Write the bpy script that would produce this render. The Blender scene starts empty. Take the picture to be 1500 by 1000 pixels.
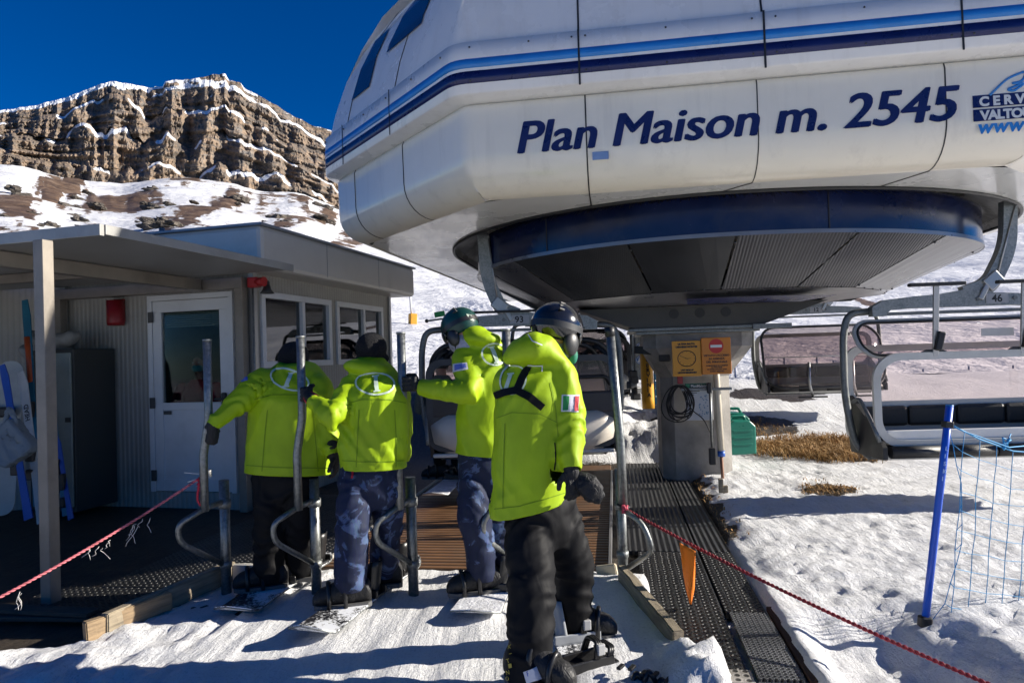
import bpy, bmesh, math, random
from math import sin, cos, tan, pi, radians as R
from mathutils import Vector as V, Matrix as M, noise as N
from mathutils.bvhtree import BVHTree
random.seed(7)
SC = bpy.context.scene
COL = SC.collection

# ------------------------------------------------------------------ camera, sky, sun, exposure
ROLL, PITCH, F, CH = 0.033, 0.02, 1000.0, 1.5
_pa = math.atan(PITCH)
FWD = V((0, cos(_pa), sin(_pa))); UP = V((0, -sin(_pa), cos(_pa))); RT = V((1, 0, 0))
cam_d = bpy.data.cameras.new('camera'); cam = bpy.data.objects.new('camera', cam_d); COL.objects.link(cam)
cx = RT*cos(ROLL) - UP*sin(ROLL); cy = RT*sin(ROLL) + UP*cos(ROLL); cz = -FWD
cam.matrix_world = M(((cx.x, cy.x, cz.x, 0), (cx.y, cy.y, cz.y, 0), (cx.z, cy.z, cz.z, CH), (0, 0, 0, 1)))
cam_d.sensor_width = 36; cam_d.sensor_fit = 'HORIZONTAL'; cam_d.lens = 24; cam_d.clip_end = 6000; cam_d.clip_start = 0.05
SC.camera = cam
SUN_EL, SUN_AZ = R(21.5), R(2.5)            # azimuth measured from +X towards +Y
w = bpy.data.worlds.new('World'); SC.world = w; w.use_nodes = True
nt = w.node_tree; bg = nt.nodes['Background']
sky = nt.nodes.new('ShaderNodeTexSky'); sky.sky_type = 'NISHITA'; sky.sun_disc = False
sky.sun_elevation = SUN_EL; sky.sun_rotation = R(90) - SUN_AZ
sky.altitude = 2545; sky.air_density = 1.0; sky.dust_density = 0.0; sky.ozone_density = 6.0
hs_ = nt.nodes.new('ShaderNodeHueSaturation'); hs_.inputs['Saturation'].default_value = 1.35; hs_.inputs['Hue'].default_value = .512
nt.links.new(sky.outputs[0], hs_.inputs['Color']); nt.links.new(hs_.outputs[0], bg.inputs[0]); bg.inputs[1].default_value = 0.056
sl = bpy.data.lights.new('sun', 'SUN'); sun = bpy.data.objects.new('sun', sl); COL.objects.link(sun)
sl.energy = 5.0; sl.angle = R(0.5); sl.color = (1.0, 0.93, 0.82)
sd = V((cos(SUN_EL)*cos(SUN_AZ), cos(SUN_EL)*sin(SUN_AZ), sin(SUN_EL)))
sun.rotation_euler = sd.to_track_quat('Z', 'Y').to_euler()
SC.view_settings.view_transform = 'Standard'; SC.view_settings.look = 'None'
SC.view_settings.exposure = 0.95; SC.view_settings.gamma = 1

def ray(px, py):
    a, b = (px-750)/F, (py-500)/F
    return RT*(a*cos(ROLL) - b*sin(ROLL)) + FWD - UP*(b*cos(ROLL) + a*sin(ROLL))
def P(px, py, d):                          # point seen at a photo pixel, d metres ahead
    r = ray(px, py); return V((0, 0, CH)) + r*(d/r.y)
def G(px, py, z=0.0):                      # point on the level z seen at a photo pixel
    r = ray(px, py); return V((0, 0, CH)) + r*((z-CH)/r.z)

# ------------------------------------------------------------------ objects
def tag(o, label=None, cat=None, group=None, kind=None):
    for k, v in (('label', label), ('category', cat), ('group', group), ('kind', kind)):
        if v: o[k] = v
    return o
def wm(o):
    m = o.matrix_basis.copy()
    return wm(o.parent) @ m if o.parent else m
def thing(name, label, cat, loc=(0, 0, 0), rz=0, group=None):
    o = bpy.data.objects.new(name, None); COL.objects.link(o); o.empty_display_size = .1
    o.location = loc; o.rotation_euler = (0, 0, rz)
    return tag(o, label, cat, group)
def copy_tree(o, parent=None):
    c = o.copy(); COL.objects.link(c)
    if parent: c.parent = parent
    for ch in [x for x in COL.objects if x.parent == o]: copy_tree(ch, c)
    return c

class MB:
    def __init__(s): s.v = []; s.f = []; s.sm = []
    def add(s, vs, fs, smooth=False):
        n = len(s.v); s.v += [V(x) for x in vs]
        for f in fs: s.f.append([i+n for i in f]); s.sm.append(smooth)
        return s
    def box(s, c, size, rot=None, bev=0.0):
        hx, hy, hz = size[0]/2, size[1]/2, size[2]/2
        b = min(bev, hx*.9, hy*.9, hz*.9)
        c = V(c); rot = rot or M.Identity(3)
        if isinstance(rot, (int, float)): rot = M.Rotation(rot, 3, 'Z')
        if b <= 0:
            vs = [V((x*hx, y*hy, z*hz)) for z in (-1, 1) for y in (-1, 1) for x in (-1, 1)]
            fs = [(0, 2, 3, 1), (4, 5, 7, 6), (0, 1, 5, 4), (2, 6, 7, 3), (0, 4, 6, 2), (1, 3, 7, 5)]
        else:
            bm = bmesh.new(); bmesh.ops.create_cube(bm, size=1)
            for q in bm.verts: q.co = V((q.co.x*2*hx, q.co.y*2*hy, q.co.z*2*hz))
            bmesh.ops.bevel(bm, geom=bm.edges[:], offset=b, segments=2, affect='EDGES', profile=.5)
            bm.verts.index_update()
            vs = [q.co.copy() for q in bm.verts]; fs = [[q.index for q in f.verts] for f in bm.faces]; bm.free()
        return s.add([c + rot @ x for x in vs], fs)
    def boxm(s, mn, mx, bev=0.0):
        mn, mx = V(mn), V(mx); return s.box((mn+mx)/2, mx-mn, None, bev)
    def bar(s, a, b, wd, ht, bev=0.0, up=V((0, 0, 1))):       # box from a to b
        a, b = V(a), V(b); y = (b-a); L = y.length; y.normalize(); x = y.cross(up)
        if x.length < 1e-4: x = y.cross(V((0, 1, 0)))
        x.normalize(); z = x.cross(y)
        return s.box((a+b)/2, (wd, L, ht), M((x, y, z)).transposed(), bev)
    def tube(s, pts, r, n=10, caps=True, round_=False):
        pts = [V(p) for p in pts]; m = len(pts)
        rr = list(r) if isinstance(r, (list, tuple)) else [r]*m
        if round_:
            d0 = (pts[0]-pts[1]).normalized(); d1 = (pts[-1]-pts[-2]).normalized()
            a = [(pts[0]+d0*rr[0]*sin(t), rr[0]*cos(t)) for t in (1.45, 1.0, .5)]
            b = [(pts[-1]+d1*rr[-1]*sin(t), rr[-1]*cos(t)) for t in (.5, 1.0, 1.45)]
            pts = [x[0] for x in a] + pts + [x[0] for x in b]; rr = [x[1] for x in a] + rr + [x[1] for x in b]
            m = len(pts)
        tg = []
        for i in range(m):
            d = V((0, 0, 0))
            if i > 0: d += (pts[i]-pts[i-1]).normalized()
            if i < m-1: d += (pts[i+1]-pts[i]).normalized()
            tg.append(d.normalized() if d.length > 1e-6 else V((0, 0, 1)))
        x = tg[0].orthogonal().normalized(); vs = []
        for i in range(m):
            x = (x - tg[i]*x.dot(tg[i])).normalized(); y = tg[i].cross(x)
            for k in range(n):
                t = 2*pi*k/n; vs.append(pts[i] + (x*cos(t)+y*sin(t))*rr[i])
        fs = [(i*n+k, i*n+(k+1) % n, (i+1)*n+(k+1) % n, (i+1)*n+k) for i in range(m-1) for k in range(n)]
        s.add(vs, fs, True)
        if caps:
            o = len(s.v)-m*n
            s.f.append([o+k for k in range(n)][::-1]); s.sm.append(False)
            s.f.append([o+(m-1)*n+k for k in range(n)]); s.sm.append(False)
        return s
    def loft(s, secs, n=24):                                     # (centre, half axis a, half axis b)
        vs = []
        for c, a, b in secs:
            for k in range(n):
                t = 2*pi*k/n; vs.append(V(c)+V(a)*cos(t)+V(b)*sin(t))
        m = len(secs)
        fs = [(i*n+k, i*n+(k+1) % n, (i+1)*n+(k+1) % n, (i+1)*n+k) for i in range(m-1) for k in range(n)]
        o = m*n; vs += [V(secs[0][0]), V(secs[-1][0])]
        fs += [(k, o, (k+1) % n) for k in range(n)] + [((m-1)*n+k, (m-1)*n+(k+1) % n, o+1) for k in range(n)]
        return s.add(vs, fs, True)
    def ell(s, c, rx, ry, rz, rot=None, nu=20, nv=12, smooth=True):
        c = V(c); rot = rot or M.Identity(3); vs = [c+rot @ V((0, 0, -rz))]
        for j in range(1, nv):
            t = -pi/2+pi*j/nv
            for k in range(nu):
                u = 2*pi*k/nu; vs.append(c+rot @ V((rx*cos(t)*cos(u), ry*cos(t)*sin(u), rz*sin(t))))
        vs.append(c+rot @ V((0, 0, rz))); L = len(vs)-1
        fs = [(0, 1+(k+1) % nu, 1+k) for k in range(nu)]
        for j in range(nv-2):
            for k in range(nu):
                a = 1+j*nu+k; b = 1+j*nu+(k+1) % nu; fs.append((a, b, b+nu, a+nu))
        a = 1+(nv-2)*nu; fs += [(a+k, a+(k+1) % nu, L) for k in range(nu)]
        return s.add(vs, fs, smooth)
    def prism(s, poly, axis_o, ax, ay, az):                     # poly (x,y) extruded along az (full vector)
        o, ax, ay, az = V(axis_o), V(ax), V(ay), V(az); n = len(poly)
        vs = [o+ax*p[0]+ay*p[1] for p in poly] + [o+ax*p[0]+ay*p[1]+az for p in poly]
        fs = [list(range(n))[::-1], list(range(n, 2*n))] + [(k, (k+1) % n, n+(k+1) % n, n+k) for k in range(n)]
        return s.add(vs, fs)
    def tri_fix(s): return s
    def mesh(s, name, T=None):
        me = bpy.data.meshes.new(name); vs = [T @ x for x in s.v] if T else s.v
        me.from_pydata([tuple(x) for x in vs], [], s.f)
        me.polygons.foreach_set('use_smooth', s.sm); me.update()
        bm = bmesh.new(); bm.from_mesh(me); bmesh.ops.recalc_face_normals(bm, faces=bm.faces[:]); bm.to_mesh(me); bm.free()
        return me
    def build(s, name, mat, parent=None, local=False):
        T = None
        if parent and not local: T = wm(parent).inverted()
        me = s.mesh(name, T); o = bpy.data.objects.new(name, me); COL.objects.link(o)
        if mat: me.materials.append(mat)
        if parent: o.parent = parent
        return o
def remesh(mb, vox, smooth=4, fac=.5):
    me = mb.mesh('tmp'); o = bpy.data.objects.new('tmp', me); COL.objects.link(o)
    m = o.modifiers.new('r', 'REMESH'); m.mode = 'VOXEL'; m.voxel_size = vox; m.use_smooth_shade = True
    if smooth:
        q = o.modifiers.new('s', 'SMOOTH'); q.iterations = smooth; q.factor = fac
    dg = bpy.context.evaluated_depsgraph_get(); dg.update()
    me2 = bpy.data.meshes.new_from_object(o.evaluated_get(dg))
    bpy.data.objects.remove(o); bpy.data.meshes.remove(me)
    return me2
def link_mesh(me, name, mat, parent=None):          # world-space mesh becomes an object under parent
    me.name = name
    if parent: me.transform(wm(parent).inverted())
    o = bpy.data.objects.new(name, me); COL.objects.link(o)
    me.materials.clear(); me.materials.append(mat)
    for p in me.polygons: p.use_smooth = True
    if parent: o.parent = parent
    return o
def roundpath(pts, r, n=5):                         # polyline with filleted corners
    pts = [V(p) for p in pts]; out = [pts[0]]
    for i in range(1, len(pts)-1):
        a, b, c = pts[i-1], pts[i], pts[i+1]
        d1, d2 = (a-b), (c-b); q = min(r, d1.length*.45, d2.length*.45)
        p1, p2 = b+d1.normalized()*q, b+d2.normalized()*q
        for k in range(n+1):
            t = k/n; out.append(p1*(1-t)**2+b*2*t*(1-t)+p2*t*t)
    out.append(pts[-1]); return out
def rrect(w, h, r, n=6):
    out = []
    for cx_, cy_, a0 in ((w/2-r, h/2-r, 0), (-w/2+r, h/2-r, 90), (-w/2+r, -h/2+r, 180), (w/2-r, -h/2+r, 270)):
        for k in range(n+1):
            t = R(a0+90*k/n); out.append((cx_+r*cos(t), cy_+r*sin(t)))
    return out
def text_mb(s, size, o, ax, ay, depth=.003, shear=0, bold=0.0, space=1.0, align='LEFT', fit=None):
    cu = bpy.data.curves.new('t', 'FONT'); cu.body = s; cu.size = size; cu.shear = shear; cu.offset = bold
    cu.space_character = space; cu.align_x = align; cu.extrude = depth/2; cu.resolution_u = 4
    ob = bpy.data.objects.new('t', cu); COL.objects.link(ob)
    dg = bpy.context.evaluated_depsgraph_get(); dg.update()
    me = bpy.data.meshes.new_from_object(ob.evaluated_get(dg))
    o, ax, ay = V(o), V(ax).normalized(), V(ay).normalized(); az = ax.cross(ay)
    sx = 1.0
    if fit:
        xs = [q.co.x for q in me.vertices]; sx = fit/max(1e-6, max(xs)-min(xs))
    mb = MB(); mb.add([o+ax*q.co.x*sx+ay*q.co.y+az*(q.co.z+depth/2) for q in me.vertices], [list(p.vertices) for p in me.polygons])
    bpy.data.objects.remove(ob); bpy.data.curves.remove(cu); bpy.data.meshes.remove(me)
    return mb
def merge(*mbs):
    r = MB()
    for m in mbs: r.add(m.v, m.f); r.sm[-len(m.f):] = m.sm if m.f else []
    return r

# ------------------------------------------------------------------ materials
MATS = {}
def base(name):
    m = bpy.data.materials.new(name); m.use_nodes = True; MATS[name] = m
    return m, m.node_tree.nodes, m.node_tree.links, m.node_tree.nodes['Principled BSDF']
def nnode(ns, ls, typ, ins=None, **kw):
    n = ns.new(typ)
    for k, v in kw.items(): setattr(n, k, v)
    for k, v in (ins or {}).items():
        if hasattr(v, 'is_output') or isinstance(v, bpy.types.NodeSocket): ls.new(v, n.inputs[k])
        else: n.inputs[k].default_value = v
    return n
def c4(c): return (c[0], c[1], c[2], 1)
def noise_n(ns, ls, co, scale, detail=4, rough=.55, dist=0):
    return nnode(ns, ls, 'ShaderNodeTexNoise', {'Vector': co, 'Scale': scale, 'Detail': detail, 'Roughness': rough, 'Distortion': dist})
def ramp(ns, ls, fac, stops):
    n = nnode(ns, ls, 'ShaderNodeValToRGB', {'Fac': fac}); e = n.color_ramp.elements
    while len(e) > 1: e.remove(e[-1])
    e[0].position = stops[0][0]; e[0].color = c4(stops[0][1]) if not isinstance(stops[0][1], float) else (stops[0][1],)*3+(1,)
    for p, c in stops[1:]:
        q = e.new(p); q.color = c4(c) if not isinstance(c, float) else (c, c, c, 1)
    return n
def mix(ns, ls, fac, a, b, mode='MIX'):
    n = ns.new('ShaderNodeMix'); n.data_type = 'RGBA'; n.blend_type = mode
    for i, v in ((0, fac), (6, a), (7, b)):
        if isinstance(v, bpy.types.NodeSocket): ls.new(v, n.inputs[i])
        else: n.inputs[i].default_value = v if i == 0 else c4(v)
    return n.outputs[2]
def pm(name, col, rough=.5, metal=0, var=.15, vs=4, bump=.15, bs=60, dirt=0.0, stretch=None, coat=0, bd=.01, sheen=0):
    m, ns, ls, b = base(name)
    co = nnode(ns, ls, 'ShaderNodeTexCoord').outputs['Object']
    if stretch: co = nnode(ns, ls, 'ShaderNodeMapping', {'Vector': co, 'Scale': stretch}).outputs[0]
    n1 = noise_n(ns, ls, co, vs, 6, .6)
    lo = tuple(x*(1-var) for x in col); hi = tuple(min(1, x*(1+var)) for x in col)
    c = ramp(ns, ls, n1.outputs[0], [(.3, lo), (.7, hi)]).outputs[0]
    if dirt:
        n3 = noise_n(ns, ls, co, vs*.6, 8, .7, .4)
        f = ramp(ns, ls, n3.outputs[0], [(.5, 0.0), (.72, dirt)]).outputs[0]
        c = mix(ns, ls, f, c, (.09, .075, .06))
    ls.new(c, b.inputs['Base Color'])
    n2 = noise_n(ns, ls, co, bs, 4, .6)
    rr = ramp(ns, ls, n1.outputs[0], [(.3, max(.02, rough-.08)), (.7, min(1., rough+.08))])
    ls.new(rr.outputs[0], b.inputs['Roughness']); b.inputs['Metallic'].default_value = metal
    if coat: b.inputs['Coat Weight'].default_value = coat
    if sheen: b.inputs['Sheen Weight'].default_value = sheen
    if bump:
        bp = nnode(ns, ls, 'ShaderNodeBump', {'Strength': bump, 'Distance': bd, 'Height': n2.outputs[0]})
        ls.new(bp.outputs[0], b.inputs['Normal'])
    return m
def glassy(name, tint, opac=.15, rough=.03, refl=.5, body=(.02, .02, .02)):
    m, ns, ls, b = base(name); out = ns['Material Output']; ns.remove(b)
    tr = nnode(ns, ls, 'ShaderNodeBsdfTransparent', {'Color': c4(tint)})
    gl = nnode(ns, ls, 'ShaderNodeBsdfGlossy', {'Color': (1, 1, 1, 1), 'Roughness': rough})
    df = nnode(ns, ls, 'ShaderNodeBsdfDiffuse', {'Color': c4(body)})
    co = nnode(ns, ls, 'ShaderNodeTexCoord').outputs['Object']
    n1 = noise_n(ns, ls, co, 3, 5, .6)
    op = ramp(ns, ls, n1.outputs[0], [(.3, opac*.7), (.7, min(1., opac*1.3))]).outputs[0]
    a = nnode(ns, ls, 'ShaderNodeMixShader', {0: op, 1: tr.outputs[0], 2: df.outputs[0]})
    lw = nnode(ns, ls, 'ShaderNodeFresnel', {'IOR': 1.5})
    mul = nnode(ns, ls, 'ShaderNodeMath', {0: lw.outputs[0], 1: refl}, operation='MULTIPLY')
    mx = nnode(ns, ls, 'ShaderNodeMixShader', {0: mul.outputs[0], 1: a.outputs[0], 2: gl.outputs[0]})
    ls.new(mx.outputs[0], out.inputs[0]); return m
def rib(name, col, axis, period, depth=.01, rough=.6, metal=0, var=.2, groove=.35, dirt=0.0, strength=1.0):
    m = pm(name, col, rough, metal, var, 3, 0, 40, dirt); ns, ls = m.node_tree.nodes, m.node_tree.links; b = ns['Principled BSDF']
    co = nnode(ns, ls, 'ShaderNodeTexCoord').outputs['Object']
    wv = nnode(ns, ls, 'ShaderNodeTexWave', {'Vector': co, 'Scale': 1/period/ (20/ (2*pi)) , 'Distortion': 0.0}, wave_type='BANDS', bands_direction=axis)
    bp = nnode(ns, ls, 'ShaderNodeBump', {'Strength': strength, 'Distance': depth, 'Height': wv.outputs[1]})
    n2 = noise_n(ns, ls, co, 90, 3); bp2 = nnode(ns, ls, 'ShaderNodeBump', {'Strength': .15, 'Distance': .003, 'Height': n2.outputs[0], 'Normal': bp.outputs[0]})
    ls.new(bp2.outputs[0], b.inputs['Normal'])
    src = b.inputs['Base Color'].links[0].from_socket
    f = ramp(ns, ls, wv.outputs[1], [(.0, 1-groove), (.5, 1.0)]).outputs[0]
    ls.new(mix(ns, ls, 1.0, src, f, 'MULTIPLY'), b.inputs['Base Color']); return m
def cells(name, col, scale, depth=.012, rough=.5, kind='ring'):
    m = pm(name, col, rough, 0, .4, 3, 0, 40); ns, ls = m.node_tree.nodes, m.node_tree.links; b = ns['Principled BSDF']
    co = nnode(ns, ls, 'ShaderNodeTexCoord').outputs['Object']
    vo = nnode(ns, ls, 'ShaderNodeTexVoronoi', {'Vector': co, 'Scale': scale, 'Randomness': 0.0 if kind == 'grid' else .12}, voronoi_dimensions='2D')
    h = ramp(ns, ls, vo.outputs[0], [(.18, 0.0), (.36, 1.0), (.55, .8)]).outputs[0]
    bp = nnode(ns, ls, 'ShaderNodeBump', {'Strength': 1.0, 'Distance': depth, 'Height': h})
    ls.new(bp.outputs[0], b.inputs['Normal'])
    src = b.inputs['Base Color'].links[0].from_socket
    ls.new(mix(ns, ls, 1.0, src, ramp(ns, ls, vo.outputs[0], [(.2, .12), (.4, 1.0)]).outputs[0], 'MULTIPLY'), b.inputs['Base Color']); return m

def galv(name, tone=.32, rough=.42):
    m, ns, ls, b = base(name); co = nnode(ns, ls, 'ShaderNodeTexCoord').outputs['Object']
    vo = nnode(ns, ls, 'ShaderNodeTexVoronoi', {'Vector': co, 'Scale': 70.0}); n1 = noise_n(ns, ls, co, 6, 6, .65)
    sp = nnode(ns, ls, 'ShaderNodeSeparateColor', {0: vo.outputs['Color']})
    a = nnode(ns, ls, 'ShaderNodeMath', {0: sp.outputs[0], 1: .35}, operation='MULTIPLY')
    a2 = nnode(ns, ls, 'ShaderNodeMath', {0: a.outputs[0], 1: n1.outputs[0]}, operation='ADD')
    c = ramp(ns, ls, a2.outputs[0], [(.35, (tone*.62, tone*.68, tone*.68)), (.85, (tone*1.25, tone*1.3, tone*1.28))])
    ls.new(c.outputs[0], b.inputs['Base Color']); b.inputs['Metallic'].default_value = .75
    ls.new(ramp(ns, ls, a2.outputs[0], [(.3, rough-.1), (.9, rough+.14)]).outputs[0], b.inputs['Roughness']); return m
def wood(name, col):
    return pm(name, col, .8, 0, .45, 3, .5, 30, .5, (1.5, 14, 14), bd=.006)

GALV = galv('galvanised_steel', .2, .36); GALVD = galv('weathered_steel', .22, .5)
WHITE = pm('white_fibreglass', (.68, .68, .65), .28, 0, .05, 1.5, .03, 6, .1, coat=.3)
CREAM = pm('cream_fibreglass', (.70, .67, .58), .25, 0, .05, 1.2, .03, 5, .06, coat=.4)
NAVY = pm('navy_paint', (.008, .014, .085), .3, 0, .2, 5, .02, 30); LBLUE = pm('light_blue_paint', (.02, .2, .55), .35, 0, .1, 5, .02, 30)
BLACK = pm('black_plastic', (.014, .014, .015), .5, 0, .3, 6, .1, 60); RUBBER = pm('black_rubber', (.018, .018, .018), .7, 0, .3, 6, .3, 80)
DARKGREY = pm('dark_grey_plastic', (.05, .05, .052), .5, 0, .25, 6, .1, 50)
LGREY = pm('light_grey_plastic', (.42, .42, .41), .4, 0, .12, 4, .05, 40, .2)
ALU = pm('brushed_aluminium', (.4, .4, .4), .38, .8, .15, 3, .1, 50, .15)
CONC = pm('weathered_concrete', (.27, .255, .235), .9, 0, .35, 2.5, .4, 35, .5)
GLASS = glassy('window_glass', (.5, .55, .55), .05, .02, 1.6, (.02, .025, .03))
BUBBLE = glassy('tinted_bubble', (.80, .70, .69), .09, .05, .7, (.32, .27, .27))
BUBBLE2 = glassy('smoked_bubble', (.60, .53, .52), .12, .05, .8, (.3, .25, .25))

# ------------------------------------------------------------------ terrain
WA = R(8.5); WL = V((cos(WA), -sin(WA), 0)); WT = V((sin(WA), cos(WA), 0))     # across / along the loading lane
def L(s, t, z=0.0): return WL*s + WT*t + V((0, 0, z))
def st(x, y): return x*WL.x + y*WL.y, x*WT.x + y*WT.y
def sstep(a, b, x):
    t = max(0., min(1., (x-a)/(b-a))); return t*t*(3-2*t)
def fr(x, y, z=0.0, o=4): return N.fractal(V((x, y, z)), 1.0, 2.0, o)
_gr = random.Random(31); GROOVE = [(_gr.uniform(-2.7, .1), _gr.uniform(-.10, .06), _gr.uniform(.004, .010), _gr.uniform(.018, .04)) for _ in range(26)]
def plank_l(t): return -2.93 + (t-3.5)*.20          # lane edges
def ground(x, y):
    s, t = st(x, y)
    right = sstep(.84, 1.05, s)
    # right hand snow field, refrozen lumps and footprints
    wx = x + .06*N.noise(V((x*3, y*3, 40))); wy = y + .06*N.noise(V((x*3, y*3, 44)))
    cup = abs(N.noise(V((wx*5.2+wy*1.4, wy*8.5-wx*1.5, 9))))
    lump = .022*fr(x*1.8, y*1.8, 3, 4) + .034*(.4-cup) + .016*N.noise(V((wx*12, wy*15, 2))) - .035*max(0, N.noise(V((x*3.4, y*4.4, 21)))-.3) + .007*N.noise(V((x*27, y*30, 5)))
    zr = .03 + lump + .006*max(0, y-5)**1.6
    zr += .05*sstep(1.85, 2.3, x - .12*(y-3.5) + .10*fr(x*3, y*3, 5, 3))*sstep(4.4, 3.7, y) - .15*sstep(2.3, 1.85, x+.1*fr(x*3, y*3, 6, 3))*sstep(1.25, 1.6, x)*sstep(3.9, 3.4, y)
    zr = min(zr, 1.2)
    # lane of packed snow
    zl = .010*fr(s*7, t*.5, 1, 4) + .012*fr(s*2.5, t*.9, 7, 3) - .002
    for s0, k_, dp, wd in GROOVE:
        q = (s-s0-k_*(t-4)-.02*N.noise(V((t*1.3, s0*5, 2))))/wd
        if -3 < q < 3: zl += dp*(-math.exp(-q*q)+.6*math.exp(-(q-1.5)**2))
    zl += .045*sstep(-.5, -.05, s)*sstep(4.75, 4.5, t)
    left = sstep(plank_l(t)+.05, plank_l(t)-.1, s)
    z = zl
    if s < -1.5:
        rough = .05*fr(x*3.2, y*3.2, 4, 5)+.02*N.noise(V((x*16, y*16, 8)))
        k = sstep(-1.9, -2.7, s)*sstep(4.3, 3.7, t)
        z += rough*k + .02*k
        if left > 0:
            back = sstep(3.55+.12*fr(x*2, y*2, 1), 3.95, y - .38*(x+2.4)*0)
            z = z*(1-left*back) + (-.05+.01*fr(x*4, y*4, 2))*left*back
    deck = sstep(4.72, 4.80, t)*sstep(.84, .8, s)
    z = z*(1-deck) + (-.06)*deck
    # strip under the black mat right of the lane
    mat = sstep(.14, .2, s - max(0, 4.3-t)*.16)*sstep(.84, .8, s)*(sstep(3.25, 3.4, t) if s < .40 else sstep(.40, .5, s)+sstep(.5, .4, s)*sstep(3.25, 3.4, t))
    mat = max(0, min(1, mat)); z = z*(1-mat) - (.07 + .10*sstep(3.30, 3.18, t))*mat
    # loose snow pile at the near end of the mat
    pile = sstep(.10, .3, s)*sstep(.56+.05*fr(x*6, y*6, 1), .42, s)*sstep(3.60, 3.28, t+.45*(s-.2))
    z += pile*(.10+.07*fr(x*5, y*5, 6, 4)+.05*abs(N.noise(V((x*11, y*11, 4)))))
    z = z*(1-right) + zr*right
    # bank left of the concrete column
    bk = sstep(9.0, 10.3, t)*sstep(1.6, .9, s)*sstep(-1.5, -.5, s)
    z += bk*(.45+.18*fr(x*1.6, y*1.6, 11, 4))
    k = sstep(10.5, 15.2, y)
    return z*(1-k) + (.79+.05*fr(x*.8, y*.8, 2))*k
def axis_vals(segs):
    out = []
    for a, b, h in segs:
        n = max(1, int(round((b-a)/h))); out += [a+(b-a)*i/n for i in range(n)]
    return out + [segs[-1][1]]
def dirt_amt(x, y, z):
    s, t = st(x, y); d = 0.0
    if s < plank_l(t)-.04: d = max(d, sstep(3.6+.15*fr(x*2, y*2, 1), 3.9, y))
    if t > 4.8 and s < .8: d = max(d, sstep(4.75, 4.85, t)*sstep(9.6, 9.0, t))
    # bare turf by the column and the melt edge along the mat
    g1 = sstep(1.15, .5, ((x-4.15)/1.0)**2+((y-9.2)/1.0)**2 + .5*fr(x*1.5, y*1.5, 3))
    g2 = sstep(1.1, .7, ((x-3.5)/1.1)**2+((y-11.3)/.9)**2 + .8*fr(x*1.2, y*1.2, 5))
    g3 = sstep(1.1, .6, ((x-3.1)/.28)**2+((y-6.85)/.25)**2 + 1.2*fr(x*4, y*4, 5))
    g4 = sstep(.95, .84, s + .12*fr(x*3, y*3, 8))*sstep(.78, .8, s)*sstep(5.2, 6.0, t)
    g5 = sstep(1.0, .5, ((x-5.1)/1.2)**2+((y-13.2)/.5)**2 + 1.1*fr(x*1.2, y*2.2, 15))
    return max(d, g1, g2, g3, g4*.9, g5)
xs = axis_vals([(-60, -24, 4), (-24, -12, .8), (-12, -3.2, .22), (-3.2, 3.6, .034), (3.6, 7, .07), (7, 16, .25), (16, 32, 1.0), (32, 60, 4)])
ys = axis_vals([(-60, -3, 3), (-3, 2.2, .3), (2.2, 4.9, .032), (4.9, 8, .05), (8, 15, .12), (15, 17, .2)])
vs = []; da = []
for y in ys:
    for x in xs:
        z = ground(x, y); vs.append((x, y, z)); da.append(dirt_amt(x, y, z))
nx = len(xs); fs = [(j*nx+i, j*nx+i+1, (j+1)*nx+i+1, (j+1)*nx+i) for j in range(len(ys)-1) for i in range(nx-1)]
me = bpy.data.meshes.new('snow_ground'); me.from_pydata(vs, [], fs); me.polygons.foreach_set('use_smooth', [True]*len(fs))
at = me.attributes.new('dirt', 'FLOAT', 'POINT'); at.data.foreach_set('value', da); me.update()
def gz(x, y): return ground(x, y)

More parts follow.
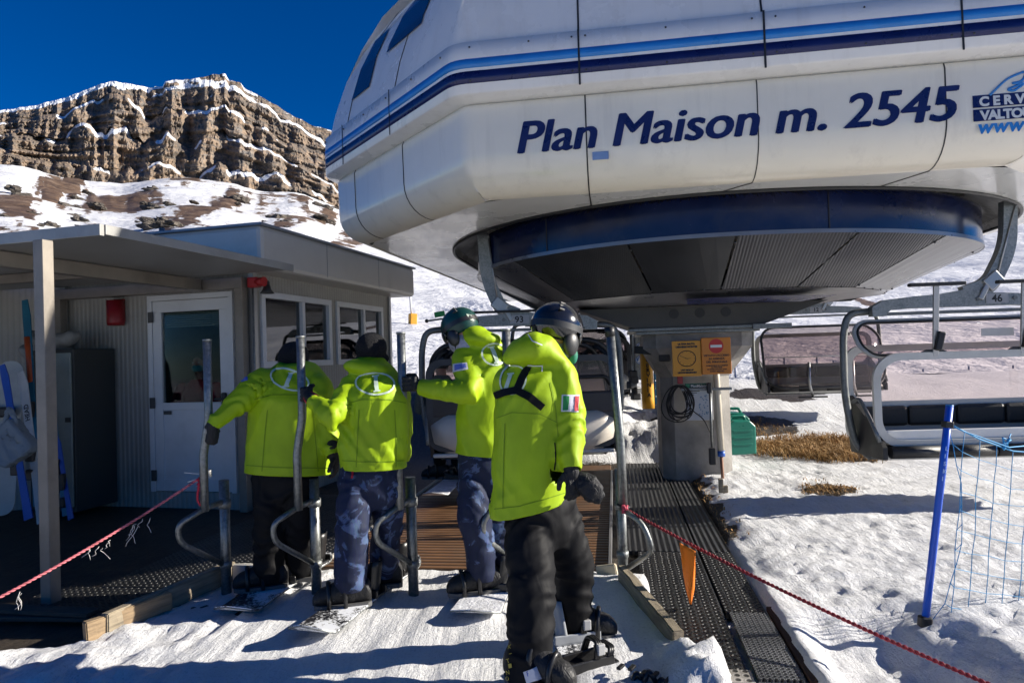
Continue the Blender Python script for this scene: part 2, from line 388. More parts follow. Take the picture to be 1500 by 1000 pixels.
def snow_mat(name, rocky=False, far=False):
    m, ns, ls, b = base(name); co = nnode(ns, ls, 'ShaderNodeTexCoord').outputs['Object']
    at = nnode(ns, ls, 'ShaderNodeAttribute', attribute_name='dirt').outputs['Fac']
    k = .02 if far else 1.0
    n0 = noise_n(ns, ls, co, 1.3*k*4, 8, .65)
    snow = ramp(ns, ls, n0.outputs[0], [(.3, (.72, .73, .75)), (.7, (.84, .84, .84))]).outputs[0]
    if not far:
        sp_ = noise_n(ns, ls, co, 70, 5, .75); snow = mix(ns, ls, 1.0, snow, ramp(ns, ls, sp_.outputs[0], [(.34, .72), (.46, 1.0)]).outputs[0], 'MULTIPLY')
    n1 = noise_n(ns, ls, co, 9*k if not far else .045, 12, .8)
    rk = ramp(ns, ls, n1.outputs[0], [(.38, (.03, .026, .022)), (.5, (.13, .08, .045)), (.62, (.22, .16, .11))]).outputs[0] if far else \
        ramp(ns, ls, n1.outputs[0], [(.3, (.022, .018, .014)), (.5, (.05, .04, .03)), (.75, (.085, .065, .045))]).outputs[0]
    if far: at = nnode(ns, ls, 'ShaderNodeMath', {0: at, 1: .5}, operation='MULTIPLY').outputs[0]
    add = nnode(ns, ls, 'ShaderNodeMath', {0: at, 1: n1.outputs[0]}, operation='ADD').outputs[0]
    f = ramp(ns, ls, add, [(.86, 0.0), (1.0, 1.0)] if not far else [(.745, 0.0), (.775, 1.0)]).outputs[0]
    ls.new(mix(ns, ls, f, snow, rk), b.inputs['Base Color'])
    b.inputs['Roughness'].default_value = .55; b.inputs['Specular IOR Level'].default_value = .35
    if not far:
        mp = nnode(ns, ls, 'ShaderNodeMapping', {'Vector': co, 'Rotation': (0, 0, WA), 'Scale': (9, .8, 1)}).outputs[0]
        tr = noise_n(ns, ls, mp, 2.2, 6, .6, .3)
        g = noise_n(ns, ls, co, 26, 8, .72); g2 = noise_n(ns, ls, co, 150, 3, .6)
        b1 = nnode(ns, ls, 'ShaderNodeBump', {'Strength': .8, 'Distance': .03, 'Height': tr.outputs[0]})
        b2 = nnode(ns, ls, 'ShaderNodeBump', {'Strength': .75, 'Distance': .035, 'Height': g.outputs[0], 'Normal': b1.outputs[0]})
        b3 = nnode(ns, ls, 'ShaderNodeBump', {'Strength': .5, 'Distance': .008, 'Height': g2.outputs[0], 'Normal': b2.outputs[0]})
        ls.new(b3.outputs[0], b.inputs['Normal'])
        b.inputs['Subsurface Weight'].default_value = .0
    else:
        g = noise_n(ns, ls, co, .12, 9, .62, .3)
        mp = nnode(ns, ls, 'ShaderNodeMapping', {'Vector': co, 'Rotation': (0, 0, R(-24)), 'Scale': (.02, .7, .7)}).outputs[0]
        tr = noise_n(ns, ls, mp, 1.0, 5, .55, .2)
        b1 = nnode(ns, ls, 'ShaderNodeBump', {'Strength': .45, 'Distance': 4, 'Height': g.outputs[0]})
        b2 = nnode(ns, ls, 'ShaderNodeBump', {'Strength': .4, 'Distance': .5, 'Height': tr.outputs[0], 'Normal': b1.outputs[0]})
        ls.new(b2.outputs[0], b.inputs['Normal'])
    return m
SNOW = snow_mat('packed_snow'); FARSNOW = snow_mat('far_snow', far=True)
o = bpy.data.objects.new('snow_ground', me); COL.objects.link(o); me.materials.append(SNOW); tag(o, kind='structure', label='trampled snow ground around the lift station', cat='ground')

def interp(tab, x):
    if x <= tab[0][0]: return tab[0][1]
    for (a, va), (b, vb) in zip(tab, tab[1:]):
        if x <= b: return va+(vb-va)*(x-a)/(b-a)
    return tab[-1][1]
FOOT = [(-500, 215), (0, 213), (45, 216), (70, 224), (100, 242), (140, 238), (185, 252), (240, 234), (300, 238), (350, 248), (400, 265), (440, 253), (490, 283), (560, 300), (660, 318), (800, 318), (1100, 290), (1500, 250), (2200, 200)]
_F0 = FOOT
def footy(px): return sum(interp(_F0, px+12*k)*w_ for k, w_ in ((-4, 1), (-3, 2), (-2, 4), (-1, 5), (0, 6), (1, 5), (2, 4), (3, 2), (4, 1)))/30
RIDGE = [(-400, 190), (-100, 172), (0, 162), (50, 155), (100, 142), (130, 130), (160, 119), (185, 122), (215, 128), (238, 127), (242, 119), (270, 117), (305, 112), (312, 109), (330, 108), (336, 118), (352, 121), (358, 130), (380, 140), (400, 152), (430, 170), (460, 185), (483, 190), (520, 205), (560, 225), (660, 270), (700, 300)]
def hzn(px): return 520-ROLL*(px-750)
# hillside from the station to the foot of the cliffs
Y0, Y1, NR = 15.2, 1480.0, 230
cols = list(range(-700, 2300, 4)); vs = []; da = []; FC = {}
for j in range(NR+1):
    u = j/NR; Y = Y0*(Y1/Y0)**u
    for px in cols:
        X = (px-750)/F*Y
        if px not in FC: FC[px] = footy(px)
        tE = (hzn(px)-FC[px])/F
        tn = -.047+(tE+.047)*(1-(Y0/Y)**.6)
        nn = fr(X*.008+3, Y*.008, 1, 5)*8*sstep(60, 500, Y) + fr(X*.05, Y*.05, 4, 4)*1.1*sstep(20, 60, Y)*sstep(500, 150, Y)
        bare = 0.0
        ypx = hzn(px)-F*tn
        if px < 640:
            p1 = fr(px*.016, ypx*.035, 3, 5)
            p1 -= .10*sstep(295, 270, ypx)
            if px < 460 and ypx > 285: p1 += .14*sstep(285, 300, ypx)
            if ypx > 350: p1 -= .3*sstep(345, 375, ypx)
            p1 += .25*fr(px*.06, ypx*.13, 9, 4)
            bare = max(0, min(1, (.31+p1*.95)))*sstep(640, 520, px)
            ex = (((px-95)/45)**2+((ypx-275)/17)**2); bare = max(bare, sstep(1.2, .3, ex+.7*fr(px*.05, ypx*.1, 8)))
            nn += max(0, bare-.45)*4*(.6+abs(fr(X*.03, Y*.03, 7, 4)))*sstep(150, 500, Y)
        else:
            bare = .12
        if ypx > 440: bare *= .3
        if px > 1200: bare = max(bare, .6*sstep(9, 2, abs((ypx-(432+(px-1230)*.30)) - 6*fr(px*.02, 1)))*sstep(1225, 1240, px)*sstep(1310, 1290, px))
        fade = sstep(Y1, Y1*.8, Y)*.7+.3
        vs.append((X, Y, CH+Y*tn+nn*fade)); da.append(bare)
nx = len(cols); fs = [(j*nx+i, j*nx+i+1, (j+1)*nx+i+1, (j+1)*nx+i) for j in range(NR) for i in range(nx-1)]
me = bpy.data.meshes.new('hillside'); me.from_pydata(vs, [], fs); me.polygons.foreach_set('use_smooth', [True]*len(fs))
at = me.attributes.new('dirt', 'FLOAT', 'POINT'); at.data.foreach_set('value', da); me.update()
o = bpy.data.objects.new('hillside', me); COL.objects.link(o); me.materials.append(FARSNOW); tag(o, kind='structure', label='snow covered hillside with bare rocky patches', cat='hillside')
# cliffs
def rock_mat():
    m, ns, ls, b = base('cliff_rock'); co = nnode(ns, ls, 'ShaderNodeTexCoord').outputs['Object']
    at = nnode(ns, ls, 'ShaderNodeAttribute', attribute_name='ledge').outputs['Fac']
    n1 = noise_n(ns, ls, co, .022, 10, .7, .5); n2 = noise_n(ns, ls, co, .09, 8, .7)
    st_ = nnode(ns, ls, 'ShaderNodeMapping', {'Vector': co, 'Scale': (.008, .008, .13), 'Rotation': (0, R(3), 0)}).outputs[0]
    n3 = noise_n(ns, ls, st_, 1.0, 7, .65)
    c = ramp(ns, ls, n1.outputs[0], [(.36, (.075, .064, .056)), (.46, (.165, .122, .085)), (.53, (.27, .195, .135)), (.62, (.18, .165, .15))]).outputs[0]
    c = mix(ns, ls, ramp(ns, ls, n3.outputs[0], [(.44, 0.0), (.56, .8)]).outputs[0], c, (.085, .078, .072))
    c = mix(ns, ls, ramp(ns, ls, n2.outputs[0], [(.5, 0.0), (.62, .6)]).outputs[0], c, (.36, .25, .165))
    a = nnode(ns, ls, 'ShaderNodeMath', {0: n2.outputs[0], 1: at}, operation='ADD').outputs[0]
    f = ramp(ns, ls, a, [(.90, 0.0), (.96, 1.0)]).outputs[0]
    ls.new(mix(ns, ls, f, c, (.82, .84, .87)), b.inputs['Base Color']); b.inputs['Roughness'].default_value = .9
    b1 = nnode(ns, ls, 'ShaderNodeBump', {'Strength': .5, 'Distance': 9, 'Height': n1.outputs[0]})
    b2 = nnode(ns, ls, 'ShaderNodeBump', {'Strength': .7, 'Distance': 4, 'Height': n2.outputs[0], 'Normal': b1.outputs[0]})
    ls.new(b2.outputs[0], b.inputs['Normal']); return m
cols = [-420+1.5*i for i in range(int(1120/1.5))]; NR = 150; vs = []; da = []
for j in range(NR+16):
    t = min(1, j/NR); ex = max(0, j-NR)
    for px in cols:
        yf = footy(px)+30; yr = interp(RIDGE, px) + 1.6*fr(px*.08, 2, 0, 4)
        q = t*3.6 + .75*fr(px*.006, t*.6, 5, 3) + .35*fr(px*.03, t*2, 2, 3) + .0014*px; fl = math.floor(q); fq = q-fl
        stair = (fl + (fq*.2 if fq < .80 else .16+(fq-.80)/.2*.84))/3.6
        stair = max(-.2, min(1.2, stair))*.6+.4*t
        but = 1-abs(N.noise(V((px*.022+.2*fl, t*.7+.37*fl, 2))))*2; but2 = 1-abs(N.noise(V((px*.06, t*1.6, 6+fl))))*2; but3 = N.noise(V((px*.14, t*5, 3)))
        ev = sin(pi*min(1, t*1.02))**.5
        D = 1430 + 240*stair + .42*(px-250) - (30*but+15*but2+3*but3)*ev + 17*N.noise(V((px*.012, t*22+.9*N.noise(V((px*.01, t*3, 4))), 17)))*ev + (7*fr(px*.09, t*7+.5*N.noise(V((px*.05, t*4, 1))), 3, 6) + 5*(abs(N.noise(V((px*.16, t*11, 8))))-.3) + 4.5*fr(px*.35, t*34, 6, 3))*min(1, .35+ev)
        y = yf+(yr-yf)*t
        p = P(px, y, D)
        if ex: p = P(px, yr, D); p += V((0, ex*12, -ex*9))
        vs.append(p)
        led = sstep(.78, .88, fq)*sstep(1.0, .95, fq)
        k = sstep(.42, .62, .56+.9*fr(px*.012, t*2.5, 14, 3)+.12*(px > 330))
        top = sstep(.93, .97, t + .02*fr(px*.03, 3, 1))*sstep(235, 190, px)*.6 + sstep(.965, .985, t)*.35 + .5*sstep(.88, .92, t)*sstep(.96, .93, t)*sstep(200, 240, px)*sstep(400, 330, px)
        sc_ = .30*sstep(0, .5, fr(px*.04+t*3, t*9, 31, 4))*sstep(.55, .8, t)
        da.append(min(.75, .62*led*k + top + sc_ + (.3 if ex else 0)))
nx = len(cols); fs = [(j*nx+i, j*nx+i+1, (j+1)*nx+i+1, (j+1)*nx+i) for j in range(NR+15) for i in range(nx-1)]
me = bpy.data.meshes.new('mountain'); me.from_pydata(vs, [], fs); me.polygons.foreach_set('use_smooth', [False]*len(fs))
at = me.attributes.new('ledge', 'FLOAT', 'POINT'); at.data.foreach_set('value', da); me.update()
o = bpy.data.objects.new('mountain', me); COL.objects.link(o); me.materials.append(rock_mat()); tag(o, kind='structure', label='rocky mountain with snow on its ledges', cat='mountain')

# rock outcrops on the slope below the cliff
def hill_pt(px, py):
    tE = (hzn(px)-footy(px))/F; q = 1-((hzn(px)-py)/F+.047)/(tE+.047); Y = Y0*max(.02, q)**(-1/.6); return P(px, py, min(Y, 1380))
OUTM = pm('outcrop_rock', (.10, .085, .07), .9, 0, .5, .25, 1.0, 1.2, bd=1.0)
rnd = random.Random(77)
for k in range(44):
    if k < 26: px, py = rnd.uniform(0, 430), rnd.uniform(296, 338)
    elif k < 36: px, py = rnd.uniform(330, 500), rnd.uniform(288, 335)
    else: px, py = rnd.uniform(0, 250), rnd.uniform(258, 296)
    c = hill_pt(px, py); wpx = rnd.choice((5, 6, 7, 9, 12, 16, 22)); rw = wpx*c.y/F; rh = rw*rnd.uniform(.28, .5); mb = MB().ell((0, 0, 0), rw, rw*.8, rh, None, 26, 16); off_ = V((k*7.3, k*2.1, 0))
    for v in mb.v:
        u = V((v.x/rw, v.y/rw, v.z/rh)); v *= 1+.55*N.fractal(u*1.9+off_, 1, 2, 5)
    mb.sm = [False]*len(mb.f); o = mb.build('rock_outcrop', OUTM); o.location = c-V((0, 0, rh*.25)); o.rotation_euler = (0, .25, rnd.uniform(-.6, .6))
    tag(o, 'dark rock outcrop poking through the snow below the cliff', 'rock', 'rock outcrops below the cliff')

# ------------------------------------------------------------------ chairlift station
ST = thing('chairlift_station', 'large white and cream chairlift station on a concrete column, lettered Plan Maison m. 2545', 'station', (2.2, 8.3, 0), -WA)
def fillet(poly, r, n=5):
    out = []; m = len(poly)
    for i in range(m):
        a, b, c = V((*poly[i-1], 0)), V((*poly[i], 0)), V((*poly[(i+1) % m], 0))
        d1, d2 = (a-b).normalized(), (c-b).normalized()
        p1, p2 = b+d1*r, b+d2*r
        for k in range(n+1):
            t = k/n; q = p1*(1-t)**2+b*2*t*(1-t)+p2*t*t; out.append((q.x, q.y))
    return out
PLAN = [(-2.08, -3.5), (2.08, -3.5), (3.95, -1.6), (3.7, 7.5), (-3.7, 7.5), (-3.95, -1.6)]
def inset(poly, d):
    m = len(poly); out = []
    for i in range(m):
        a, b, c = poly[i-1], poly[i], poly[(i+1) % m]
        e1 = V((b[0]-a[0], b[1]-a[1])).normalized(); e2 = V((c[0]-b[0], c[1]-b[1])).normalized()
        n1 = V((-e1.y, e1.x)); n2 = V((-e2.y, e2.x)); k = (n1+n2); L2 = k.length_squared
        out.append((b[0]+k.x*2*d/L2, b[1]+k.y*2*d/L2))
    return out
def strip(prof, r=.10, poly=None):
    base_ = fillet(poly or PLAN, r); mb = MB(); rings = [[(x, y, z) for x, y in inset(base_, d)] for d, z in prof]
    n = len(base_); vs = [p for q in rings for p in q]
    fs = [(i*n+k, i*n+(k+1) % n, (i+1)*n+(k+1) % n, (i+1)*n+k) for i in range(len(prof)-1) for k in range(n)]
    return mb.add(vs, fs, True), rings
def grime(name, col, rough):
    m = pm(name, col, rough, 0, .05, 1.2, .03, 4, .0, coat=.25); ns, ls = m.node_tree.nodes, m.node_tree.links; b = ns['Principled BSDF']
    co = nnode(ns, ls, 'ShaderNodeTexCoord').outputs['Object']
    mp = nnode(ns, ls, 'ShaderNodeMapping', {'Vector': co, 'Scale': (5, 5, .35)}).outputs[0]
    n = noise_n(ns, ls, mp, 1.6, 7, .7); f = ramp(ns, ls, n.outputs[0], [(.52, 0.0), (.8, .22)]).outputs[0]
    src = b.inputs['Base Color'].links[0].from_socket
    ls.new(mix(ns, ls, f, src, (.30, .25, .20)), b.inputs['Base Color']); return m
SHELL = grime('station_white', (.74, .72, .69), .28); LOWER = grime('station_cream', (.80, .74, .62), .2)
up = [(.03, 3.86), (.10, 4.15), (.22, 4.5), (.40, 4.85), (.65, 5.2), (1.0, 5.5), (1.5, 5.75), (2.2, 5.92), (3.0, 6.0)]
mb, rg = strip(up, .10)
n = len(rg[-1]); mb.f.append([len(mb.v)-n+k for k in range(n)]); mb.sm.append(False)
upper = mb.build('upper_shell', SHELL, ST, True)
band, _ = strip([(.10, 3.88), (-.012, 3.875), (-.018, 3.75), (-.018, 3.49), (-.005, 3.475), (.16, 3.45)], .10)
band_o = band.build('stripe_band', SHELL, ST, True)
s1, _ = strip([(-.018, 3.742), (-.0215, 3.742), (-.0215, 3.672), (-.018, 3.672)], .10); s1.build('light_blue_stripe', LBLUE, band_o, True)
s2, _ = strip([(-.018, 3.648), (-.0215, 3.648), (-.0215, 3.555), (-.018, 3.555)], .10); s2.build('navy_stripe', NAVY, band_o, True)
mbs = MB()
for u in (-1.95, -1.5, -1.18, -1.08, -.5, .1, .26, .85, 1.4, 1.54):
    for z in (3.83, 3.575): MB().ell((u, -3.523, z), .008, .004, .008, None, 8, 6).build('rivet', DARKGREY, band_o, True)
for k in range(6):
    q = V((-2.2-1.7*k/5, -3.38+1.72*k/5, 0))+V((-.71, -.71, 0))*.014
    for z in (3.83, 3.575): MB().ell((q.x, q.y, z), .008, .008, .008, None, 8, 6).build('rivet', DARKGREY, band_o, True)
low = [(.16, 3.455), (.115, 3.44), (.10, 3.40), (.105, 3.10)] + [(.105+.30*(1-cos(R(a))), 3.06-.30*sin(R(a))) for a in (0, 12, 24, 36, 48, 60, 72, 82, 90)]
mb, rl = strip(low, .12); mb.build('lower_shell', LOWER, ST, True)
# underside with the curved chair slot
def slotpt(a, r):
    if a < 180: return (r*cos(R(a+180)), r*sin(R(a+180)))       # front half circle (v < 0), a 0..180
    return None
RS, RI = 2.86, 2.58
def xs_(x): return x*1.17 if x > 0 else x
outer = inset(fillet(PLAN, .12), .405); zb = 2.76
def hit(poly, ang):
    d = V((cos(ang), sin(ang))); best = None
    for i in range(len(poly)):
        a, b = V(poly[i-1]), V(poly[i]); e = b-a; den = d.x*e.y-d.y*e.x
        if abs(den) < 1e-9: continue
        t = (a.x*e.y-a.y*e.x)/den; s_ = (a.x*d.y-a.y*d.x)/den
        if t > 0 and -1e-6 <= s_ <= 1+1e-6: best = t if best is None else min(best, t)
    return d*best
mb = MB(); K = 60; vs = []
for k in range(K+1):
    a = pi+pi*k/K; o_ = hit(outer, a); vs += [(o_.x, o_.y, zb), (xs_(RS*cos(a)), RS*sin(a), zb), (xs_(RS*cos(a)), RS*sin(a), zb+.09)]
mb.add(vs, [(3*k, 3*k+3, 3*k+4, 3*k+1) for k in range(K)]); mb.add(vs, [(3*k+1, 3*k+4, 3*k+5, 3*k+2) for k in range(K)], True)
for sgn in (-1, 1):
    o_ = hit(outer, 0 if sgn > 0 else pi)
    mb.add([(o_.x, 0, zb), (xs_(sgn*RS), 0, zb), (xs_(sgn*RS), 7.2, zb), (sgn*3.3, 7.2, zb)], [(0, 1, 2, 3)])
    mb.add([(xs_(sgn*RS), 0, zb), (xs_(sgn*RS), 7.2, zb), (xs_(sgn*RS), 7.2, zb+.09), (xs_(sgn*RS), 0, zb+.09)], [(0, 1, 2, 3)])
under = mb.build('underside', WHITE, ST, True)
# black slot ceiling, edge trim and brush
mb = MB(); vs = []
arc = lambda r, z, K=60: [(-r, 7.0, z), (-r, 3.5, z)] + [(xs_(r*cos(pi+pi*k/K)), r*sin(pi+pi*k/K), z) for k in range(K+1)] + [(xs_(r), 3.5, z), (xs_(r), 7.0, z)]
def ribbon(c1, c2, sm=True):
    m_ = MB(); q = len(c1); m_.add(list(c1)+list(c2), [(i, i+1, q+i+1, q+i) for i in range(q-1)], sm); return m_
mb = merge(ribbon(arc(RS+.01, 2.845), arc(RI-.1, 3.05)))
mb.build('slot_lining', BLACK, ST, True)
MB().tube(arc(RS+.005, 2.75), .016, 8).build('slot_trim', BLACK, ST, True)
mb = MB(); rnd = random.Random(3)
for k in range(900):
    a = pi+pi*k/900; j = rnd.uniform(-.01, .01); c = V((cos(a), sin(a), 0)); tv = V((-sin(a), cos(a), 0))*.006
    c.x = xs_(c.x); p = c*(RI+.02+j); q = c*(RI+.10+j+rnd.uniform(-.03, .05)) + V((0, 0, -.01+rnd.uniform(-.03, .02))); p.z = 2.80; q.z += 2.775
    mb.add([p-tv, p+tv, q+tv*.5, q-tv*.5], [(0, 1, 2, 3)])
o = mb.build('brush_seal', pm('brush_bristle', (.03, .028, .026), .8), ST, True)
# bullwheel housing
HB = pm('housing_blue', (.004, .010, .05), .22, .0, .3, 2, .04, 20, .3); HG = pm('housing_grey', (.20, .20, .22), .32, .55, .12, 2, .05, 30, .35)
mb = ribbon(arc(RI, 2.82), arc(RI, 2.46)); hs = mb.build('bullwheel_housing', HB, ST, True)
ribbon(arc(RI+.012, 2.475), arc(RI+.012, 2.44)).build('rim_flange', HG, hs, True)
mb = MB()
for u in (-1.55, .75): 
    v_ = -math.sqrt((RI+.004)**2-u*u); MB().box((xs_(u), v_, 2.64), (.008, .008, .36)).build('seam', BLACK, hs, True)
PERF = cells('perforated_panel', (.025, .028, .033), 60, .004, .45, 'grid'); CORR = rib('corrugated_panel', (.075, .077, .09), 'X', .030, .004, .4, .4, .1, .45)
PANW = pm('panel_metal', (.21, .21, .225), .32, .7, .15, 3, .08, 40, .4); PAND = pm('panel_dark', (.022, .025, .032), .4, .4, .2, 3, .05, 40)
angs = [182, 205, 222, 252, 272, 292, 312, 338, 358]
pmats = [PANW, PANW, PERF, PAND, CORR, CORR, PANW, PANW]
def rim(a, r): return V((xs_(r*cos(R(a))), r*sin(R(a)), 0))
R1, Z1, R2, Z2 = 2.59, 2.445, 1.82, 2.06
for i in range(8):
    mb = MB(); a0, a1 = angs[i]+.25, angs[i+1]-.25; K = 6
    top = [rim(a0+(a1-a0)*k/K, R1)+V((0, 0, Z1)) for k in range(K+1)]
    bot = [rim(a0, R2).lerp(rim(a1, R2), k/K)+V((0, 0, Z2)) for k in range(K+1)]
    mb.add(top+bot, [(k, k+1, K+1+k+1, K+1+k) for k in range(K)])
    mb.build('soffit_panel', pmats[i], hs, True)
mb = MB(); ring = [rim(a, R2-.0)+V((0, 0, Z2-.004)) for a in angs]; r2 = [rim(a, 1.25)+V((0, 0, 1.99)) for a in angs]
mb.add(ring+r2, [(k, k+1, 9+k+1, 9+k) for k in range(8)])
mb.add([rim(a, 1.25)+V((0, 0, 1.99)) for a in angs], [list(range(9))])
mb.build('lower_ring', HG, hs, True)
mb = MB(); a_ = [rim(t, 1.76)+V((0, 0, 2.03)) for t in (262, 285, 308)]; b_ = [rim(t, 1.36)+V((0, 0, 1.998)) for t in (262, 285, 308)]
mb.add([p+V((0, 0, -.04)) for p in a_+b_], [(0, 1, 4, 3), (1, 2, 5, 4)]); mb.build('blue_insert', NAVY, hs, True)
mb = MB()
for i in range(9):
    for rr_, zz in ((2.5, 2.395), (1.86, 2.075)):
        mb.ell(rim(angs[i], rr_)+V((0, 0, zz)), .012, .012, .01, None, 8, 6)
    if i < 8:
        for q in (.25, .5, .75): mb.ell(rim(angs[i], R2).lerp(rim(angs[i+1], R2), q)*1.005+V((0, 0, 2.062)), .01, .01, .01, None, 8, 6)
mb.build('bolt_heads', DARKGREY, hs, True)
# rear half of the housing underside
MB().add([(-R1, 0, Z1), (xs_(R1), 0, Z1), (xs_(R1), 7, Z1), (-R1, 7, Z1)], [(0, 1, 2, 3)]).build('rear_soffit', PAND, hs, True)
MB().add([(-R1, -.12, Z1), (xs_(R1), -.12, Z1), (1.8, -.07, 2.0), (-1.8, -.07, 2.0)], [(0, 1, 2, 3)]).build('rear_panel', PAND, hs, True)
# crossbeam and column
BEAM = pm('crossbeam_steel', (.07, .068, .064), .6, .3, .25, 3, .2, 30, .5)
mb = MB(); mb.prism([(-1.35, 1.985), (1.35, 1.985), (.68, 1.75), (-.72, 1.75)], (0, -.75, 0), (1, 0, 0), (0, 0, 1), (0, 1.3, 0))
cb = mb.build('crossbeam', BEAM, ST, True)
for u in (-.28, .0, .28): MB().tube([(u, -.757, 1.9), (u, -.74, 1.9)], .055, 14).build('beam_hole', BLACK, cb, True)
mb = MB(); mb.boxm((-.78, -.78, 1.715), (.72, .55, 1.748), .004); mb.boxm((-.70, -.72, 1.68), (.64, .5, 1.712), .004)
mb.boxm((.55, -.82, 1.70), (.95, -.7, 1.75)); mb.build('bearing_plate', GALVD, cb, True)
mb = MB()
def prof(u0, u1, v0, v1, z, ch=.14): return [(u0+ch, v0, z), (u1-ch, v0, z), (u1, v0+ch, z), (u1, v1, z), (u0, v1, z), (u0, v0+ch, z)]
lv = [prof(-.62, .60, -.62, .5, 1.678), prof(-.62, .60, -.62, .5, 1.52), prof(-.43, .36, -.42, .5, 1.18), prof(-.43, .36, -.42, .5, -.3)]
vs = [p for q in lv for p in q]; mb.add(vs, [(i*6+k, i*6+(k+1) % 6, (i+1)*6+(k+1) % 6, (i+1)*6+k) for i in range(3) for k in range(6)] + [[0, 1, 2, 3, 4, 5]])
col_ = mb.build('column', CONC, ST, True)
# panel seams
mb = MB()
for u, w_ in ((-1.13, .014), (.18, .014), (1.47, .012)):
    mb = MB()
    for pr in (up, ):
        pts = [(u, -3.5+d-.002, z) for d, z in pr]
        for a, b in zip(pts, pts[1:]): mb.bar(a, b, w_, .006, 0, V((1, 0, 0)).cross(V(b)-V(a)))
    mb.bar((u, -3.522, 3.47), (u, -3.522, 3.88), w_, .006, 0, V((0, 1, 0))); mb.build('panel_seam', BLACK, ST, True)
for u, w_, k in ((-1.10, .010, 0), (.14, .007, -1), (1.40, .008, -1)):
    mb = MB()
    pts = [(u, -3.5+d-.002, z) for d, z in low[1:]]
    for a, b in zip(pts, pts[1:]): mb.bar(a, b, w_, .005, 0, V((1, 0, 0)).cross(V(b)-V(a)))
    e = V((u + (.0 if k == 0 else -.22), -2.83 if abs(u) < .5 else -2.6, zb-.003)); mb.bar((u, -3.10, zb-.003), e, w_, .005); mb.build('panel_seam', BLACK, ST, True)
dch = V((-.7016, .7126, 0)); nch = V((-.7126, -.7016, 0))
for f_ in (.40, .80):
    mb = MB()
    b0 = V((-2.08, -3.5, 0))+V((-1.87, 1.9, 0))*f_
    for pr, off in ((up, .0), (low[1:], .0)):
        pts = [b0-nch*d+nch*.003+V((0, 0, z)) for d, z in pr]
        for a, b in zip(pts, pts[1:]): mb.bar(a, b, .008, .005, 0, dch.cross(b-a))
    mb.bar(b0+nch*.022+V((0, 0, 3.48)), b0+nch*.022+V((0, 0, 3.88)), .008, .005, 0, nch); mb.build('panel_seam', BLACK, ST, True)
# dark windows of the chamfered side
def shellpt(f_, z):
    b0 = V((-2.08, -3.5, 0))+V((-1.87, 1.9, 0))*f_; d = interp([(z_, d_) for d_, z_ in up], z); return b0-nch*(d-.012)+V((0, 0, z))
for q in (((.30, .56), (4.42, 5.05)), ((.64, .80), (4.15, 4.86)), ((.03, .22), (4.72, 5.2))):
    (f0, f1), (z0, z1) = q; mb = MB(); n_ = 6
    vs = []
    for k in range(n_+1):
        z = z0+(z1-z0)*k/n_; sh = .05*k/n_; vs += [shellpt(f0+sh, z), shellpt(f1+sh*.4, z)]
    mb.add(vs, [(2*k, 2*k+1, 2*k+3, 2*k+2) for k in range(n_)]); mb.build('window', pm('station_window', (.012, .016, .05), .12, 0, .1, 3, 0), ST, True)
# lettering
fx = lambda u, z: (u, -3.5+.103-.001, z)
merge(*[text_mb('Plan Maison m. 2545', .345, fx(-1.645+dx, 3.035+dz), (1, 0, 0), (0, 0, 1), .003+.0004*i, .22, 0, 1.0, fit=3.10) for i, (dx, dz) in enumerate(((-.011, 0), (-.006, .004), (0, -.004), (.006, .004), (.011, 0)))]).build('lettering', NAVY, ST, True)
lg = MB(); lg.boxm((1.57, -3.401, 3.105), (2.17, -3.398, 3.19)); lg.boxm((1.57, -3.401, 3.01), (2.17, -3.398, 3.092)); lo = lg.build('logo_panel', NAVY, ST, True)
text_mb('CERVINIA', .088, (1.61, -3.402, 3.115), (1, 0, 0), (0, 0, 1), .002, 0, .004, 1.55).build('logo_lettering', WHITE, lo, True)
text_mb('VALTOURNENCHE', .088, (1.615, -3.402, 3.018), (1, 0, 0), (0, 0, 1), .002, 0, .004, .92).build('logo_lettering', WHITE, lo, True)
text_mb('www.', .13, (1.59, -3.402, 2.925), (1, 0, 0), (0, 0, 1), .002, .2, .004, 1.05).build('logo_lettering', LBLUE, lo, True)
sw = roundpath([(1.51, 0, 3.185), (1.62, 0, 3.29), (1.75, 0, 3.335), (1.72, 0, 3.26), (1.64, 0, 3.255), (1.74, 0, 3.25), (1.66, 0, 3.20), (1.62, 0, 3.215), (1.80, 0, 3.275)], .05, 5)
MB().tube([(p.x+.17, -3.401, p.z) for p in sw], .009, 6).build('logo_swirl', LBLUE, lo, True)
MB().boxm((-1.06, -3.402, 2.94), (-.94, -3.399, 3.0)).build('small_plate', pm('pale_blue_plate', (.2, .3, .5), .4), ST, True)

# ------------------------------------------------------------------ operator hut and canopy
HA = R(14.5); HU = V((cos(HA), -sin(HA), 0)); HV = V((sin(HA), cos(HA), 0)); H0 = V((-2.76, 7.3, 0))
def H(u, v, z): return H0 + HU*u + HV*v + V((0, 0, z))
HROT = M((HU, HV, V((0, 0, 1)))).transposed()
hut = thing('operator_hut', 'grey panelled operator hut with a flat white-edged roof, glazed door and two windows', 'hut', H0, -HA)
WALLP = rib('hut_wall_panel', (.33, .32, .29), 'X', .06, .004, .55, 0, .08, .12, .25); WALLQ = rib('hut_side_panel', (.33, .32, .29), 'Y', .06, .004, .55, 0, .08, .12, .25)
FASC = pm('roof_fascia', (.56, .54, .50), .4, .1, .06, 1.5, .04, 8, .25); FRAME = pm('white_window_frame', (.62, .63, .64), .35, 0, .05, 3, .02, 20, .15)
def hb(mb, u0, u1, v0, v1, z0, z1, bev=0): mb.boxm((u0, v0, z0), (u1, v1, z1), bev); return mb
